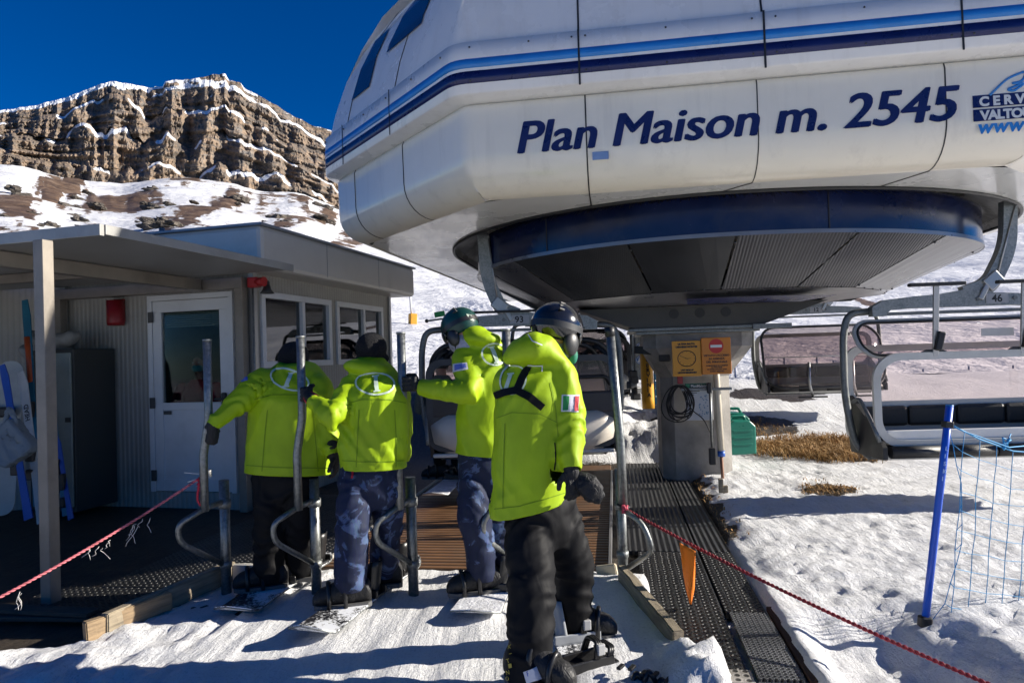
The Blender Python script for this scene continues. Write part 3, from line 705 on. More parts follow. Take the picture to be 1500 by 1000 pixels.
# front wall with door opening u -1.33..-.24, z .1..2.29
DU0, DU1, DZ0, DZ1 = -1.335, -.235, .12, 2.29
mb = MB(); hb(mb, -2.5, DU0, 0, .1, -.1, 2.5); hb(mb, DU1, 0, 0, .1, -.1, 2.5); hb(mb, DU0, DU1, 0, .1, DZ1, 2.5); hb(mb, DU0, DU1, 0, .1, -.1, DZ0)
mb.build('front_wall', WALLP, hut, True)
W = [(.12, 1.62, 1.45, 2.29), (1.76, 3.17, 1.45, 2.29)]
mb = MB(); hb(mb, -.1, 0, .102, 3.4, -.1, 1.45); hb(mb, -.1, 0, .102, 3.4, 2.29, 2.5); hb(mb, -.1, 0, .102, .12, 1.45, 2.29); hb(mb, -.1, 0, 1.62, 1.76, 1.45, 2.29); hb(mb, -.1, 0, 3.17, 3.4, 1.45, 2.29)
mb.build('side_wall', WALLQ, hut, True)
mb = MB(); hb(mb, -3.2, -.1, 3.3, 3.4, -.1, 2.5); hb(mb, -3.2, -3.1, .102, 3.298, -.1, 2.5); hb(mb, -3.1, -.102, .102, 3.298, .06, .1); mb.build('rear_wall', pm('hut_inside', (.28, .28, .26), .8), hut, True)
hb(MB(), -.03, .035, -.035, .03, -.1, 2.49, .004).build('corner_trim', ALU, hut, True); hb(MB(), -.03, .035, 3.38, 3.44, -.1, 2.49, .004).build('corner_trim', ALU, hut, True)
mb = MB(); mb.box((-1.6, 1.66, 2.69), (3.9, 4.0, .44), None, .05); roof = mb.build('roof', FASC, hut, True)
mb = MB(); mb.box((-1.6, 1.66, 2.915), (3.94, 4.04, .03), None, .008)
for v in (-.34+1.3, -.34+2.7): mb.boxm((.352, v, 2.5), (.354, v+.008, 2.9))
mb.build('roof_flashing', pm('flashing', (.25, .27, .30), .4, .5), roof, True)
for u, v in ((-2.6, -.2), (-1.05, -.1)): MB().tube([(u, v, 2.92), (u, v, 3.02)], .03, 8).build('vent_stub', GALVD, roof, True)
for k, (v0, v1, z0, z1) in enumerate(W):
    mb = MB(); t_ = .07
    hb(mb, -.07, .03, v0, v1, z1-t_, z1, .004); hb(mb, -.07, .03, v0, v1, z0, z0+t_, .004); hb(mb, -.068, .028, v0, v0+t_, z0+t_, z1-t_, .004); hb(mb, -.068, .028, v1-t_, v1, z0+t_, z1-t_, .004)
    vm = v0+(v1-v0)*.56; hb(mb, -.066, .026, vm-.03, vm+.03, z0+t_, z1-t_, .004)
    f = mb.build('window', FRAME, hut, True)
    mb = MB(); hb(mb, -.03, -.02, v0+t_, vm-.03, z0+t_, z1-t_); hb(mb, -.03, -.02, vm+.03, v1-t_, z0+t_, z1-t_); mb.build('pane', GLASS, f, True)
    mb = MB()
    for i in range(5): hb(mb, -.065, -.045, v0+t_, v1-t_, z1-t_-.022-.02*i, z1-t_-.008-.02*i)
    mb.build('blind', LGREY, f, True)
# door
mb = MB(); hb(mb, DU0, DU1, -.03, .05, DZ1-.06, DZ1, .004); hb(mb, DU0, DU0+.06, -.03, .05, DZ0, DZ1-.06, .004); hb(mb, DU1-.06, DU1, -.03, .05, DZ0, DZ1-.06, .004)
door = mb.build('door', FRAME, hut, True)
a0, a1 = DU0+.065, DU1-.065
mb = MB(); hb(mb, a0, a1, -.02, .03, DZ1-.19, DZ1-.065, .003); hb(mb, a0, a0+.11, -.02, .03, DZ0+.01, DZ1-.19, .003); hb(mb, a1-.11, a1, -.02, .03, DZ0+.01, DZ1-.19, .003)
hb(mb, a0+.11, a1-.11, -.02, .03, 1.02, 1.10, .003); hb(mb, a0+.11, a1-.11, -.02, .03, DZ0+.01, .26, .003); hb(mb, a0+.11, a1-.11, -.005, .02, .26, 1.02); leaf = mb.build('door_leaf', FRAME, door, True)
mb = MB(); hb(mb, a0+.11, a1-.11, 0, .006, 1.10, DZ1-.19); mb.build('pane', glassy('door_glass', (.75, .77, .77), .03, .03, .12, (.02, .02, .02)), door, True)
mb = MB()
for i in range(7): hb(mb, a0+.12, a1-.12, .035, .05, DZ1-.215-.024*i, DZ1-.197-.024*i)
mb.build('blind', pm('green_blind', (.16, .22, .19), .6), door, True)
mb = MB(); hb(mb, a1-.08, a1-.03, -.06, -.02, 1.05, 1.2, .01); hb(mb, a1-.16, a1-.04, -.075, -.06, 1.12, 1.145, .005); mb.build('handle', BLACK, door, True)
for z in (2.05, 1.1, .3): hb(MB(), DU0+.02, DU0+.085, -.045, -.031, z-.06, z+.06, .004).build('hinge', DARKGREY, door, True)
mb = MB(); hb(mb, a0+.12, a0+.22, -.024, -.02, .97, 1.01); mb.build('notice', DARKGREY, door, True)

# canopy
CAN = thing('canopy', 'metal canopy roof on a square post before the hut door', 'canopy', H(-1.6, -2.2, 0), -HA)
def Cn(mb, u0, u1, v0, v1, z0, z1, bev=0):
    return mb.box(H((u0+u1)/2, (v0+v1)/2, (z0+z1)/2), (u1-u0, v1-v0, z1-z0), HROT, bev)
CANM = pm('canopy_sheet', (.30, .30, .29), .45, .3, .15, 1.5, .05, 10, .4); CPOST = pm('canopy_post_metal', (.22, .195, .165), .5, .35, .2, 3, .1, 40, .5)
mb = MB(); Cn(mb, -5.6, .71, -2.62, .0-.36, 2.42, 2.452, .006)
for i in range(0): pass
mb.build('roof_sheet', CANM, CAN)
mb = MB(); Cn(mb, -5.6, .72, -2.66, -2.622, 2.39, 2.47, .004); Cn(mb, .712, .73, -2.62, -.36, 2.40, 2.47, .004); mb.build('edge_trim', CANM, CAN)
mb = MB(); Cn(mb, -5.6, -.52, -2.54, -2.44, 2.29, 2.415, .004); Cn(mb, -2.5, -.02, -.16, -.06, 2.30, 2.415, .004); Cn(mb, -.60, -.5, -2.43, -.17, 2.30, 2.415, .004); Cn(mb, -5.0, -.62, -1.36, -1.28, 2.33, 2.415, .004); mb.build('beam', CPOST, CAN)
mb = MB(); mb.bar(P(75, 884, 4.48), P(63, 352, 4.48), .082, .082, .006, HV); mb.build('post', CPOST, CAN)
mb = MB(); Cn(mb, -.115, -.025, -.15, -.06, -.05, 2.30, .004); mb.build('post', CPOST, CAN)
mb = MB(); Cn(mb, -2.5, -2.41, -.15, -.06, -.05, 2.30, .004); mb.build('post', CPOST, CAN)
# store wall left of the bay
sw_ = MB(); sw_.bar(H(-2.44, -.03, 1.17)+V((0, 0, 0)), H(-2.44, -.03, 1.17)+V((-3.6, -.75, 0)), .08, 2.56); q_ = H(-2.44, -.03, 1.17)+V((-2.6, -.56, 0)); sw_.bar(q_, q_+V((-.55, -2.6, 0)), .08, 2.5)  # second bar is an out-of-view side wall, added to keep the bay dark
o = sw_.build('store_wall', WALLP); tag(o, 'grey panelled store wall left of the canopy bay behind the leaning skis', 'wall')

box = MB(); box.tube([H(-1.72, -.07, 1.98), H(-1.72, -.07, 2.02), H(-1.72, -.07, 2.26)], [.085, .092, .092], 18); box.box(H(-1.72, -.015, 2.15), (.14, .03, .26), HROT, .01)
eb = thing('extinguisher_cover', 'dark red rounded cover hanging on the hut wall left of the door', 'cover', H(-1.72, 0, 1.98))
box.build('cover', pm('red_plastic', (.22, .008, .012), .4), eb)
mb = MB(); mb.box(H(-1.72, -.03, 2.31), (.12, .06, .02), HROT, .004); mb.build('bracket', BLACK, eb)
hn = thing('alarm_horn', 'red alarm horn with a black bell under the hut roof corner', 'horn', H(.05, -.1, 2.3))
mb = MB(); mb.box(H(.06, -.05, 2.36), (.12, .1, .11), HROT, .015); mb.tube([H(.10, -.06, 2.36), H(.2, -.08, 2.36)], [.045, .05], 12); mb.build('housing', pm('red_paint', (.35, .012, .015), .4), hn)
mb = MB(); mb.tube([H(.19, -.02, 2.24), H(.19, -.02, 2.28), H(.19, -.02, 2.34)], [.075, .045, .03], 14); mb.ell(H(.19, -.02, 2.35), .03, .03, .03); mb.build('bell', BLACK, hn)
mb = MB(); mb.tube([H(.03, -.04, 2.31), H(.03, -.04, .4)], .012, 8); mb.build('conduit', GALVD, hn)
ct = thing('storage_cabinet', 'dull green metal cabinet standing in the dark corner left of the hut door', 'cabinet', H(-2.06, -.30, 0), -HA)
GRN = pm('cabinet_green', (.20, .23, .21), .5, 0, .2, 3, .05, 20)
mb = MB(); mb.boxm((-.34, -.26, 0), (.27, .28, 1.72), .01); mb.build('carcass', pm('cabinet_dark', (.03, .032, .03), .6), ct, True)
mb = MB(); mb.boxm((-.17, -.285, .06), (.25, -.261, 1.68), .006); dr = mb.build('door', GRN, ct, True)
mb = MB(); mb.boxm((.19, -.305, .95), (.25, -.286, 1.0), .004); mb.build('latch', BLACK, dr, True)
cl = MB(); rnd = random.Random(5)
for k in range(9): cl.ell(H(-2.2+rnd.uniform(-.22, .22), -.45+rnd.uniform(-.1, .1), 1.77+rnd.uniform(-.14, .08)), .13, .12, .07, M.Rotation(rnd.uniform(-.8, .8), 3, 'Y'))
cm = remesh(cl, .018, 2)
for q in cm.vertices: q.co += q.normal*.02*N.noise(q.co*11)
tag(link_mesh(cm, 'tarpaulin', pm('grey_tarp', (.22, .22, .21), .7, 0, .3, 6, .3, 30)), 'crumpled grey tarpaulin heaped on top of the dull green cabinet', 'tarpaulin')

# ------------------------------------------------------------------ mats, boards, steps
WROT = M((WL, WT, V((0, 0, 1)))).transposed()
def lane_thing(name, label, cat, s, t, z=0, group=None): return thing(name, label, cat, L(s, t, z), -WA, group)
RINGM = cells('ring_mat_rubber', (.014, .0145, .015), 21, .02, .42); RIBM = rib('ribbed_mat_rubber', (.016, .0165, .017), 'X', .045, .012, .5, 0, .35, .7)
DECK = rib('brown_ribbed_mat', (.17, .085, .038), 'Y', .075, .016, .5, 0, .35, .75, .5)
def slab(name, label, s0, s1, t0, t1, z, h, m, group=None, cat='mat'):
    o = thing(name, label, cat, L((s0+s1)/2, (t0+t1)/2, z), -WA, group)
    w_, l_ = s1-s0, t1-t0; MB().box((0, 0, h/2), (w_, l_, h), None, .006).build('mat_sheet', m, o, True); return o
def plainslab(name, label, s0, s1, t0, t1, z, h, m, cat='mat'):
    mb = MB().box((0, 0, h/2), (s1-s0, t1-t0, h), None, .006); o = mb.build(name, m)
    o.location = L((s0+s1)/2, (t0+t1)/2, z); o.rotation_euler.z = -WA
    return tag(o, label, cat)
plainslab('ribbed_deck', 'brown ribbed loading deck in front of the chair, stretching behind the gates', -2.2, -.10, 4.80, 9.3, -.06, .045, DECK, 'deck')
plainslab('rubber_mat', 'near black ring rubber mat right of the gates under the orange flag', .12, .56, 3.34, 5.25, -.045, .04, RINGM)
plainslab('rubber_mat', 'narrow black ring rubber mat at the outer edge right of the flag', .575, .80, 4.06, 5.25, -.045, .04, RINGM)
plainslab('rubber_mat', 'far black ribbed rubber mat running up beside the concrete column', .045, .56, 5.27, 10.6, -.045, .038, RIBM)
plainslab('rubber_mat', 'narrow black ribbed mat strip between the far mat and the column foot', .575, .80, 5.27, 10.6, -.045, .038, RIBM)
plainslab('rubber_mat', 'black ring mat lying in the shade left of the deck by the hut', -3.6, -2.24, 4.3, 7.4, -.052, .04, RINGM)
plainslab('rubber_mat', 'small black ring mat along the left timber plank', -3.9, -2.24, 3.85, 4.27, -.055, .05, RINGM)
mb = MB(); mb.box((0, 0, .04), (.03, 4.3, .05), None, .006); o = mb.build('edge_strip', pm('bare_wood_edge', (.45, .42, .36), .7, 0, .2, 4, .2, 30, .2)); o.location = L(-2.215, 7.1, -.06); o.rotation_euler.z = -WA; tag(o, 'pale edge strip along the left side of the brown deck', 'strip')
o = MB().box((0, 0, .05), (.025, 3.9, .07), None, .004).build('edge_strip', ALU); o.location = L(-.085, 6.72, -.06); o.rotation_euler.z = -WA; tag(o, 'grey metal edge strip between the brown deck and the black mats', 'strip')
# grating step, tread and block
GRID = cells('grating_steel', (.16, .165, .17), 38, .012, .4, 'grid'); GRID.node_tree.nodes['Principled BSDF'].inputs['Metallic'].default_value = .7
gt = lane_thing('grating_step', 'long steel grating step at the near right corner of the black mats', 'step', .69, 3.62, -.05)
MB().box((0, 0, .055), (.205, .80, .012)).build('grating', GRID, gt, True); MB().box((0, -.395, 0), (.205, .012, .098)).build('front_plate', ALU, gt, True)
o = MB().box((0, 0, 0), (.035, .9, .03), None, .004).build('rusty_bar', pm('rusty_steel', (.06, .03, .02), .8, .3)); o.location = L(.825, 3.66, .0); o.rotation_euler.z = -WA; tag(o, 'thin rusty bar along the snow side of the steel grating step', 'bar')
tr = lane_thing('metal_tread', 'chequered metal tread below the near end of the ring mat', 'tread', .45, 3.27, -.05)
MB().box((0, 0, .04), (.25, .13, .02), None, .004).build('tread_plate', cells('chequer_plate', (.32, .30, .27), 22, .006, .5), tr, True); MB().box((0, -.02, -.01), (.25, .1, .07)).build('riser', DARKGREY, tr, True)
o = MB().box((0, 0, 0), (.30, .30, .10), None, .01).build('concrete_block', CONC); o.location = L(.72, 3.06, -.10); o.rotation_euler.z = -WA; tag(o, 'rough concrete block below the steel grating step', 'block')
o = MB().box((0, 0, 0), (.12, .08, .05), None, .005).build('brick', pm('red_brick', (.28, .09, .06), .9, 0, .2, 9, .3)); o.location = L(.52, 3.18, -.075); o.rotation_euler.z = -WA; tag(o, 'broken red brick wedged under the metal tread', 'brick')
# timber planks
WOODG = wood('grey_timber', (.26, .215, .15)); WOODY = wood('raw_timber', (.27, .19, .11))
def plank(a, b, wd, ht, m, label, name='timber_plank'):
    a, b = V(a), V(b); L_ = (b-a).length; mb = MB(); c = (a+b)/2; d = b-a; az = math.atan2(d.y, d.x); tl = -math.asin(d.z/L_)
    bm = bmesh.new(); bmesh.ops.create_cube(bm, size=1); bmesh.ops.scale(bm, vec=(L_, wd, ht), verts=bm.verts)
    bmesh.ops.bevel(bm, geom=bm.edges[:], offset=.006, segments=2, affect='EDGES'); bmesh.ops.subdivide_edges(bm, edges=[e for e in bm.edges if abs((e.verts[0].co-e.verts[1].co).x) > L_*.5], cuts=24)
    for q in bm.verts: q.co += V((N.noise(q.co*9), N.noise(q.co*9+V((5, 1, 2))), N.noise(q.co*9+V((1, 7, 3)))))*.006
    me = bpy.data.meshes.new(name); bm.to_mesh(me); bm.free(); me.materials.append(m)
    o = bpy.data.objects.new(name, me); COL.objects.link(o); o.location = c; o.rotation_euler = (0, tl, az)
    return tag(o, label, 'plank')
plank((-2.34, 3.86, .06), (-1.98, 4.75, .08), .06, .13, WOODG, 'weathered timber plank holding back the lane snow on the left, beside the ring mat')
plank((-2.40, 3.78, .055), (-2.14, 4.2, .075), .05, .11, WOODY, 'short raw yellow plank end leaning on the left snow edge, sunlit')
plank((.655, 4.40, .06), (.765, 3.36, .055), .055, .15, WOODG, 'weathered timber plank on edge along the right side of the snow lane')
o = plank(P(316, 834, 4.72)+V((0, 0, -.05)), P(384, 836, 4.72)+V((0, 0, -.05)), .03, .19, pm('white_board', (.66, .64, .58), .5, 0, .08, 3, .05), 'pale white board closing the lane behind the left snowboarder', 'white_board')
o = plank(P(876, 842, 4.62)+V((0, 0, -.02)), P(906, 840, 4.55)+V((0, 0, -.02)), .03, .17, pm('beige_board', (.55, .47, .34), .6, 0, .12, 3, .1), 'short beige board beside the right hand gate post', 'beige_board')
mb = MB(); rnd = random.Random(2)
for k in range(2): mb.box(L(-3.55+rnd.uniform(-.1, .1), 3.75+.02*k, -.01+.03*k), (.9, .1, .025), M.Rotation(-WA+rnd.uniform(-.05, .05), 3, 'Z'), .004)
tag(merge(mb).build('pallet_boards', wood('dark_wood', (.05, .045, .035))), 'dark loose boards on the ground at the far left below the rope', 'boards')

# ------------------------------------------------------------------ swing gates
def gate(name, label, foot, top_px, sleeve_z=.74, mirror=1, cap=False, upper=True):
    g = thing(name, label, 'gate', foot, -WA, 'swing gates across the loading lane')
    MB().tube([(0, 0, -.12), (0, 0, sleeve_z)], .033, 14).build('sleeve_post', GALV, g, True)
    m = mirror
    if upper:
        MB().tube(roundpath([(-.012, -.2, .58), (-.012, -.2, .93), (.030, -.2, 1.16), (.030, -.2, 1.66)], .03, 3), .026, 12).build('swing_bar', GALV, g, True)
        MB().tube([(-.012, -.215, .60), (0, .02, .60)], .018, 10).build('connector', GALV, g, True)
        lp = [(-.012, -.2, .60), (-.13, -.31, .52), (-.14, -.27, .40), (-.005, -.03, .20)]
    else:
        MB().tube(roundpath([(.015, -.055, .5), (.012, -.055, .9), (-.03, -.055, 1.64)], .03, 3), .030, 12).build('swing_bar', GALV, g, True)
        lp = [(0, -.07, .50), (.13, -.16, .43), (.19, -.18, .26), (.02, -.03, .10)]
    MB().tube(roundpath(lp, .07, 5), .018, 10).build('loop', GALV, g, True)
    MB().tube([(0, 0, .56 if upper else .48), (0, 0, .61 if upper else .53)], .042, 14).build('collar', GALVD, g, True); MB().tube([(0, 0, .17), (0, 0, .21)], .040, 14).build('collar', GALVD, g, True)
    if cap: MB().tube([(-.0285, -.055, 1.60), (-.033, -.055, 1.66)], .033, 12).build('end_cap', BLACK, g, True)
    else: MB().tube([(.030, -.2, 1.652), (.030, -.2, 1.664)], .0285, 12).build('end_cap', GALVD, g, True)
    return g
GP = {}
for key, px, d, lab, kw in ((325, 332, 4.52, 'galvanised swing gate with the red and white rope knotted to it, nearest the hut door', {}), (463, 464, 4.47, 'galvanised swing gate held by the second snowboarder in blue trousers and red glove', {}),
        (605, 606, 4.40, 'galvanised swing gate held by the snowboarder in the dark green helmet', {}), (752, 754, 4.42, 'galvanised swing gate hidden behind the snowboarder in black trousers', {}),
        (910, 914, 4.46, 'rightmost galvanised gate post with a black cap and the dark red rope tied to it', dict(upper=False, cap=True))):
    q = P(px, 870, d); q.z = 0; GP[key] = gate('swing_gate', lab, q, None, **kw)

# ------------------------------------------------------------------ chairs of the lift
SHELLG = pm('chair_shell_grey', (.58, .57, .54), .45, 0, .1, 3, .06, 30, .25); CUSH = pm('black_cushion', (.016, .016, .017), .55, 0, .3, 5, .2, 60); CFRAME = galv('chair_galvanised', .17, .5)
BEAMG = galv('chair_beam_steel', .26, .48)
def ring_xz(w, h, r, zc, y, n=7): return [(p[0], y, zc+p[1]) for p in rrect(w, h, r, n)]
def frame_from(outer_, inner_, y0, y1):
    mb = MB(); m = len(outer_); vs = [(p[0], y0, p[1]) for p in outer_]+[(p[0], y0, p[1]) for p in inner_]+[(p[0], y1, p[1]) for p in outer_]+[(p[0], y1, p[1]) for p in inner_]
    fs = []
    for k in range(m):
        j = (k+1) % m
        fs += [(k, j, m+j, m+k), (2*m+k, 3*m+k, 3*m+j, 2*m+j), (k, 2*m+k, 2*m+j, j), (m+k, m+j, 3*m+j, 3*m+k)]
    return mb.add(vs, fs)
def off(pts, dx, dz): return [(p[0]+dx, p[1]+dz) for p in pts]
def sheet(w, h, r, zc, yf, n=16, m=10):
    # bent transparent sheet: rounded outline filled by a fan of rings
    out = rrect(w, h, r, 8); vs = []; fs = []; K = len(out)
    for i in range(m+1):
        q = i/m
        for x, z in out: vs.append((x*q, yf(x*q, z*q), zc+z*q))
    for i in range(m):
        for k in range(K):
            j = (k+1) % K; fs.append((i*K+k, i*K+j, (i+1)*K+j, (i+1)*K+k))
    mb = MB(); mb.add(vs, [f for f in fs], True); return mb
def chair(label, num, loc, rz, bubble, hang, plx=0, group='bubble chairs of the lift'):
    c = thing('lift_chair', label, 'chair', loc, rz, group)
    # frame: hoop tube
    pts = [(-.86, .05, .42), (-1.0, .05, .55), (-1.08, .05, 1.0), (-1.07, .05, 1.58), (-1.02, .05, 1.79), (-.70, .05, 1.81)]
    full = roundpath(pts, .22, 6)
    for sg in (-1, 1):
        MB().tube([(p.x*sg, p.y, p.z) for p in full], .034, 10).build('frame_hoop', CFRAME, c, True)
    MB().tube([(-.88, .05, .43), (.88, .05, .43)], .03, 10).build('cross_tube', CFRAME, c, True)
    bp = [(-.83, 1.90), (-.83, 1.99), (-.72, 2.055), (-.25, 2.085), (0, 2.14), (.25, 2.085), (.72, 2.055), (.83, 1.99), (.83, 1.90), (.70, 1.90), (.66, 1.965), (-.66, 1.965), (-.70, 1.90)]
    # split beam into convex strips
    mb = MB(); up_ = [(-.83, 1.750), (-.83, 1.840), (-.72, 1.900), (-.45, 1.925), (-.2, 1.940), (0, 1.970), (.2, 1.940), (.45, 1.925), (.72, 1.900), (.83, 1.840), (.83, 1.750)]
    lo_ = [(-.70, 1.750), (-.70, 1.775), (-.66, 1.805), (-.45, 1.815), (-.2, 1.815), (0, 1.815), (.2, 1.815), (.45, 1.815), (.66, 1.805), (.70, 1.775), (.70, 1.750)]
    vs = [(x, y, z) for y in (-.045, .045) for x, z in up_] + [(x, y, z) for y in (-.045, .045) for x, z in lo_]; n_ = 11
    fs = []
    for k in range(n_-1):
        fs += [(k, k+1, 2*n_+k+1, 2*n_+k), (n_+k, 3*n_+k, 3*n_+k+1, n_+k+1), (k, n_+k, n_+k+1, k+1), (2*n_+k, 2*n_+k+1, 3*n_+k+1, 3*n_+k)]
    fs += [(0, 2*n_, 3*n_, n_), (n_-1, 2*n_-1, 4*n_-1, 3*n_-1)]
    mb.add(vs, fs); beam = mb.build('beam', BEAMG, c, True)
    MB().boxm((-.70, -.03, 1.755), (.70, .03, 1.785), .004).build('lower_rail', CFRAME, beam, True)
    pl = MB().boxm((plx-.10, -.052, 1.835), (plx+.10, -.046, 1.925)).build('number_plate', pm('plate_grey', (.34, .35, .37), .45), beam, True)
    text_mb(num, .095, (plx-.05, -.0525, 1.848), (1, 0, 0), (0, 0, 1), .001, 0, .002, 1.0).build('number', BLACK, pl, True)
    for x in (plx-.17, plx+.16): MB().tube([(x, -.055, 1.88), (x, -.04, 1.88)], .02, 10).build('bolt', CFRAME, beam, True)
    # hanger
    hx, hz = hang
    hp = roundpath([(0.05*hx, 0, 1.92), (hx*.55, 0, 2.0), (hx*.95, 0, 2.35), (hx, 0, hz)], .35, 10)
    mb = MB(); q = len(hp)
    for i in range(q-1): pass
    vs = []
    for i, p in enumerate(hp):
        d = (hp[min(i+1, q-1)]-hp[max(i-1, 0)]).normalized(); nx_ = V((d.z, 0, -d.x))*(.062+.02*(1-i/q))
        for a, b in ((1, -.04), (1, .04), (-1, .04), (-1, -.04)): vs.append(p+nx_*a+V((0, b, 0)))
    mb.add(vs, [(4*i+k, 4*i+(k+1) % 4, 4*i+4+(k+1) % 4, 4*i+4+k) for i in range(q-1) for k in range(4)] + [(0, 1, 2, 3), (4*q-4, 4*q-3, 4*q-2, 4*q-1)])
    hg = mb.build('hanger_arm', BEAMG, c, True)
    mb = MB(); m_ = hp[int(q*.36)]; mb.box(m_+V((0, -.05, 0)), (.16, .03, .13), M.Rotation(-.7*(1 if hx > 0 else -1), 3, 'Y'), .01); mb.box(m_+V((-.09*(1 if hx > 0 else -1), -.052, -.1)), (.05, .02, .16), M.Rotation(-.5*(1 if hx < 0 else -1), 3, 'Y'), .01); mb.build('bracket', ALU, hg, True)
    MB().tube([(hx*.97+.045, -.045, hz-.05), (hx*.62, -.05, 2.02)], .008, 6).build('spring_rod', ALU, hg, True)
    # seat shell, cushions
    mb = frame_from([(x, z+.80) for x, z in rrect(1.98, .74, .20)], [(x, z+1.20) for x, z in rrect(1.80, 0.001, .0005)], .2, .26) if False else MB()
    back = frame_from([(x, z+1.0) for x, z in rrect(2.0, .96, .17)], [(x, z+1.175) for x, z in rrect(1.86, .48, .12)], .20, .25).build('back_shell', SHELLG, c, True)
    sheet(1.88, .50, .12, 1.175, lambda x, z: .225).build('rear_window', BUBBLE, back, True)
    for k in range(4):
        x = -.675+.45*k
        MB().boxm((x-.222, .13, .70), (x+.222, .199, .89), .03).build('back_cushion', CUSH, c, True)
        MB().boxm((x-.222, -.38, .50), (x+.222, .13, .585), .035).build('seat_cushion', CUSH, c, True)
        MB().tube([(x-.218, -.40, .53), (x+.218, -.40, .53)], .055, 14, True, False).build('seat_roll', CUSH, c, True)
    seatp = MB().boxm((-.95, -.36, .455), (.95, .22, .498), .015).build('seat_pan', SHELLG, c, True)
    for sg in (-1, 1):
        pr = [(-.44, .47), (-.44, .58), (-.2, .78), (.1, .95), (.2, 1.0), (.24, .6), (.2, .46)]
        mb = MB(); mb.prism(pr, (sg*.955-.02, 0, 0), (0, 1, 0), (0, 0, 1), (.04, 0, 0)); mb.build('side_cheek', CUSH, c, True)
    # bubble
    if bubble == 'closed':
        yf = lambda x, z: -.62+.28*(abs(x)/.98)**3+ .30*max(0, (z+.1)/.5)**2
        o_ = sheet(1.97, 1.04, .27, 1.07, yf); bb = o_.build('bubble', BUBBLE2, c, True)
        ed = [(x, yf(x, z), 1.07+z) for x, z in rrect(1.97, 1.04, .27, 8)]; ed.append(ed[0])
        MB().tube(ed, .022, 8, False).build('bubble_rim', DARKGREY, bb, True)
        MB().tube([(x, yf(x, z)-.004, 1.07+z) for x, z in [(-.96, .02), (-.9, -.0), (-.5, -.0), (0, -.0), (.5, -.0), (.9, 0), (.96, .02)]], .008, 6).build('bubble_seam', LGREY, bb, True)
        for x in (-.35, .35):
            MB().tube([(x, -.66, .98), (x, -.66, .60), (x+.06, -.60, .42)], .022, 8).build('rest_arm', ALU, bb, True)
            MB().boxm((x-.17, -.64, .385), (x+.29, -.58, .41), .006).build('foot_rest', BLACK, bb, True)
    elif bubble == 'open':
        frame_from([(x, z+.985) for x, z in rrect(2.0, .84, .24, 9)], [(x, z+.985) for x, z in rrect(1.87, .71, .19, 9)], -.37, -.335).build('front_frame', pm('pale_frame', (.55, .54, .50), .35, 0, .08, 4, .03, 20, .25), c, True)
        MB().boxm((-.93, -.33, .60), (.93, -.30, .715), .012).build('seat_front', pm('pale_shell', (.74, .73, .70), .4, 0, .08, 3, .04, 20, .2), c, True)
        yf = lambda x, z: -.30+.8*max(0, z+.12)+.1*(abs(x)/.98)**3
        bb = sheet(2.02, .32, .14, 1.54, yf).build('bubble', BUBBLE, c, True)
        ed = [(x, yf(x, z), 1.54+z) for x, z in rrect(2.02, .32, .14, 8)]; ed.append(ed[0])
        MB().tube(ed, .024, 8, False).build('bubble_rim', LGREY, bb, True)
        MB().tube([(x*.985, y-.028, 1.54+(z-1.54)*.95) for x, y, z in ed], .012, 8, False).build('bubble_gasket', BLACK, bb, True)
        for x in (-.45, .30):
            MB().bar((x, -.36, 1.36), (x, -.42, 1.99), .05, .022, .006).build('rest_arm', ALU, bb, True)
            MB().boxm((x-.24, -.46, 1.985), (x+.24, -.40, 2.015), .008).build('foot_rest', BLACK, bb, True)
            mb = MB(); mb.prism([(-.2, 1.36), (.2, 1.36), (.06, 1.43), (-.06, 1.43)], (x, -.355, 0), (1, 0, 0), (0, 0, 1), (0, .03, 0)); mb.build('hinge_plate', DARKGREY, bb, True)
            mb = MB(); mb.box((x+.02, -.40, 1.50), (.06, .05, .17), M.Rotation(.25, 3, 'Y'), .01); mb.build('latch', BLACK, bb, True)
        MB().boxm((-.02, -.315, 1.53), (.26, -.312, 1.60)).build('sticker', pm('clear_sticker', (.5, .48, .46), .5), bb, True)
    for sg in (-1, 1):
        mb = MB(); mb.tube(roundpath([(sg*1.03, .0, .95), (sg*1.02, -.12, 1.0), (sg*1.0, -.3, .8), (sg*.98, -.4, .62)], .08), .018, 8); mb.build('pivot_link', GALVD, c, True)
    return c
ch = chair('lift chair numbered 46 with its bubble raised, nearest on the right behind the blue net', '46', (0, 0, 0), 0, 'open', (.47, 2.78), .30)
q = P(1410, 500, 6.4); ch.location = (q.x, q.y, 0.0); ch.rotation_euler.z = R(-3)
ch = chair('lift chair numbered 12 with its tinted bubble closed, behind chair 46', '12', (0, 0, 0), 0, 'closed', (.40, 2.9))
q = P(1196, 500, 12.0); ch.location = (q.x, q.y, 0.24); ch.rotation_euler.z = R(-6)
C93 = chair('lift chair numbered 93 seen from behind, carrying a rider past the gates', '93', (0, 0, 0), 0, 'closed93', (-.36, 2.80))
q = P(762, 500, 7.35); C93.location = (q.x, q.y, 0.0)
ch = chair('far departing lift chair seen behind the helmet of the snowboarder in black', '91', (0, 0, 0), 0, 'closed93', (-.36, 2.8))
q = P(838, 500, 12.2); ch.location = (q.x, q.y, 0.25)
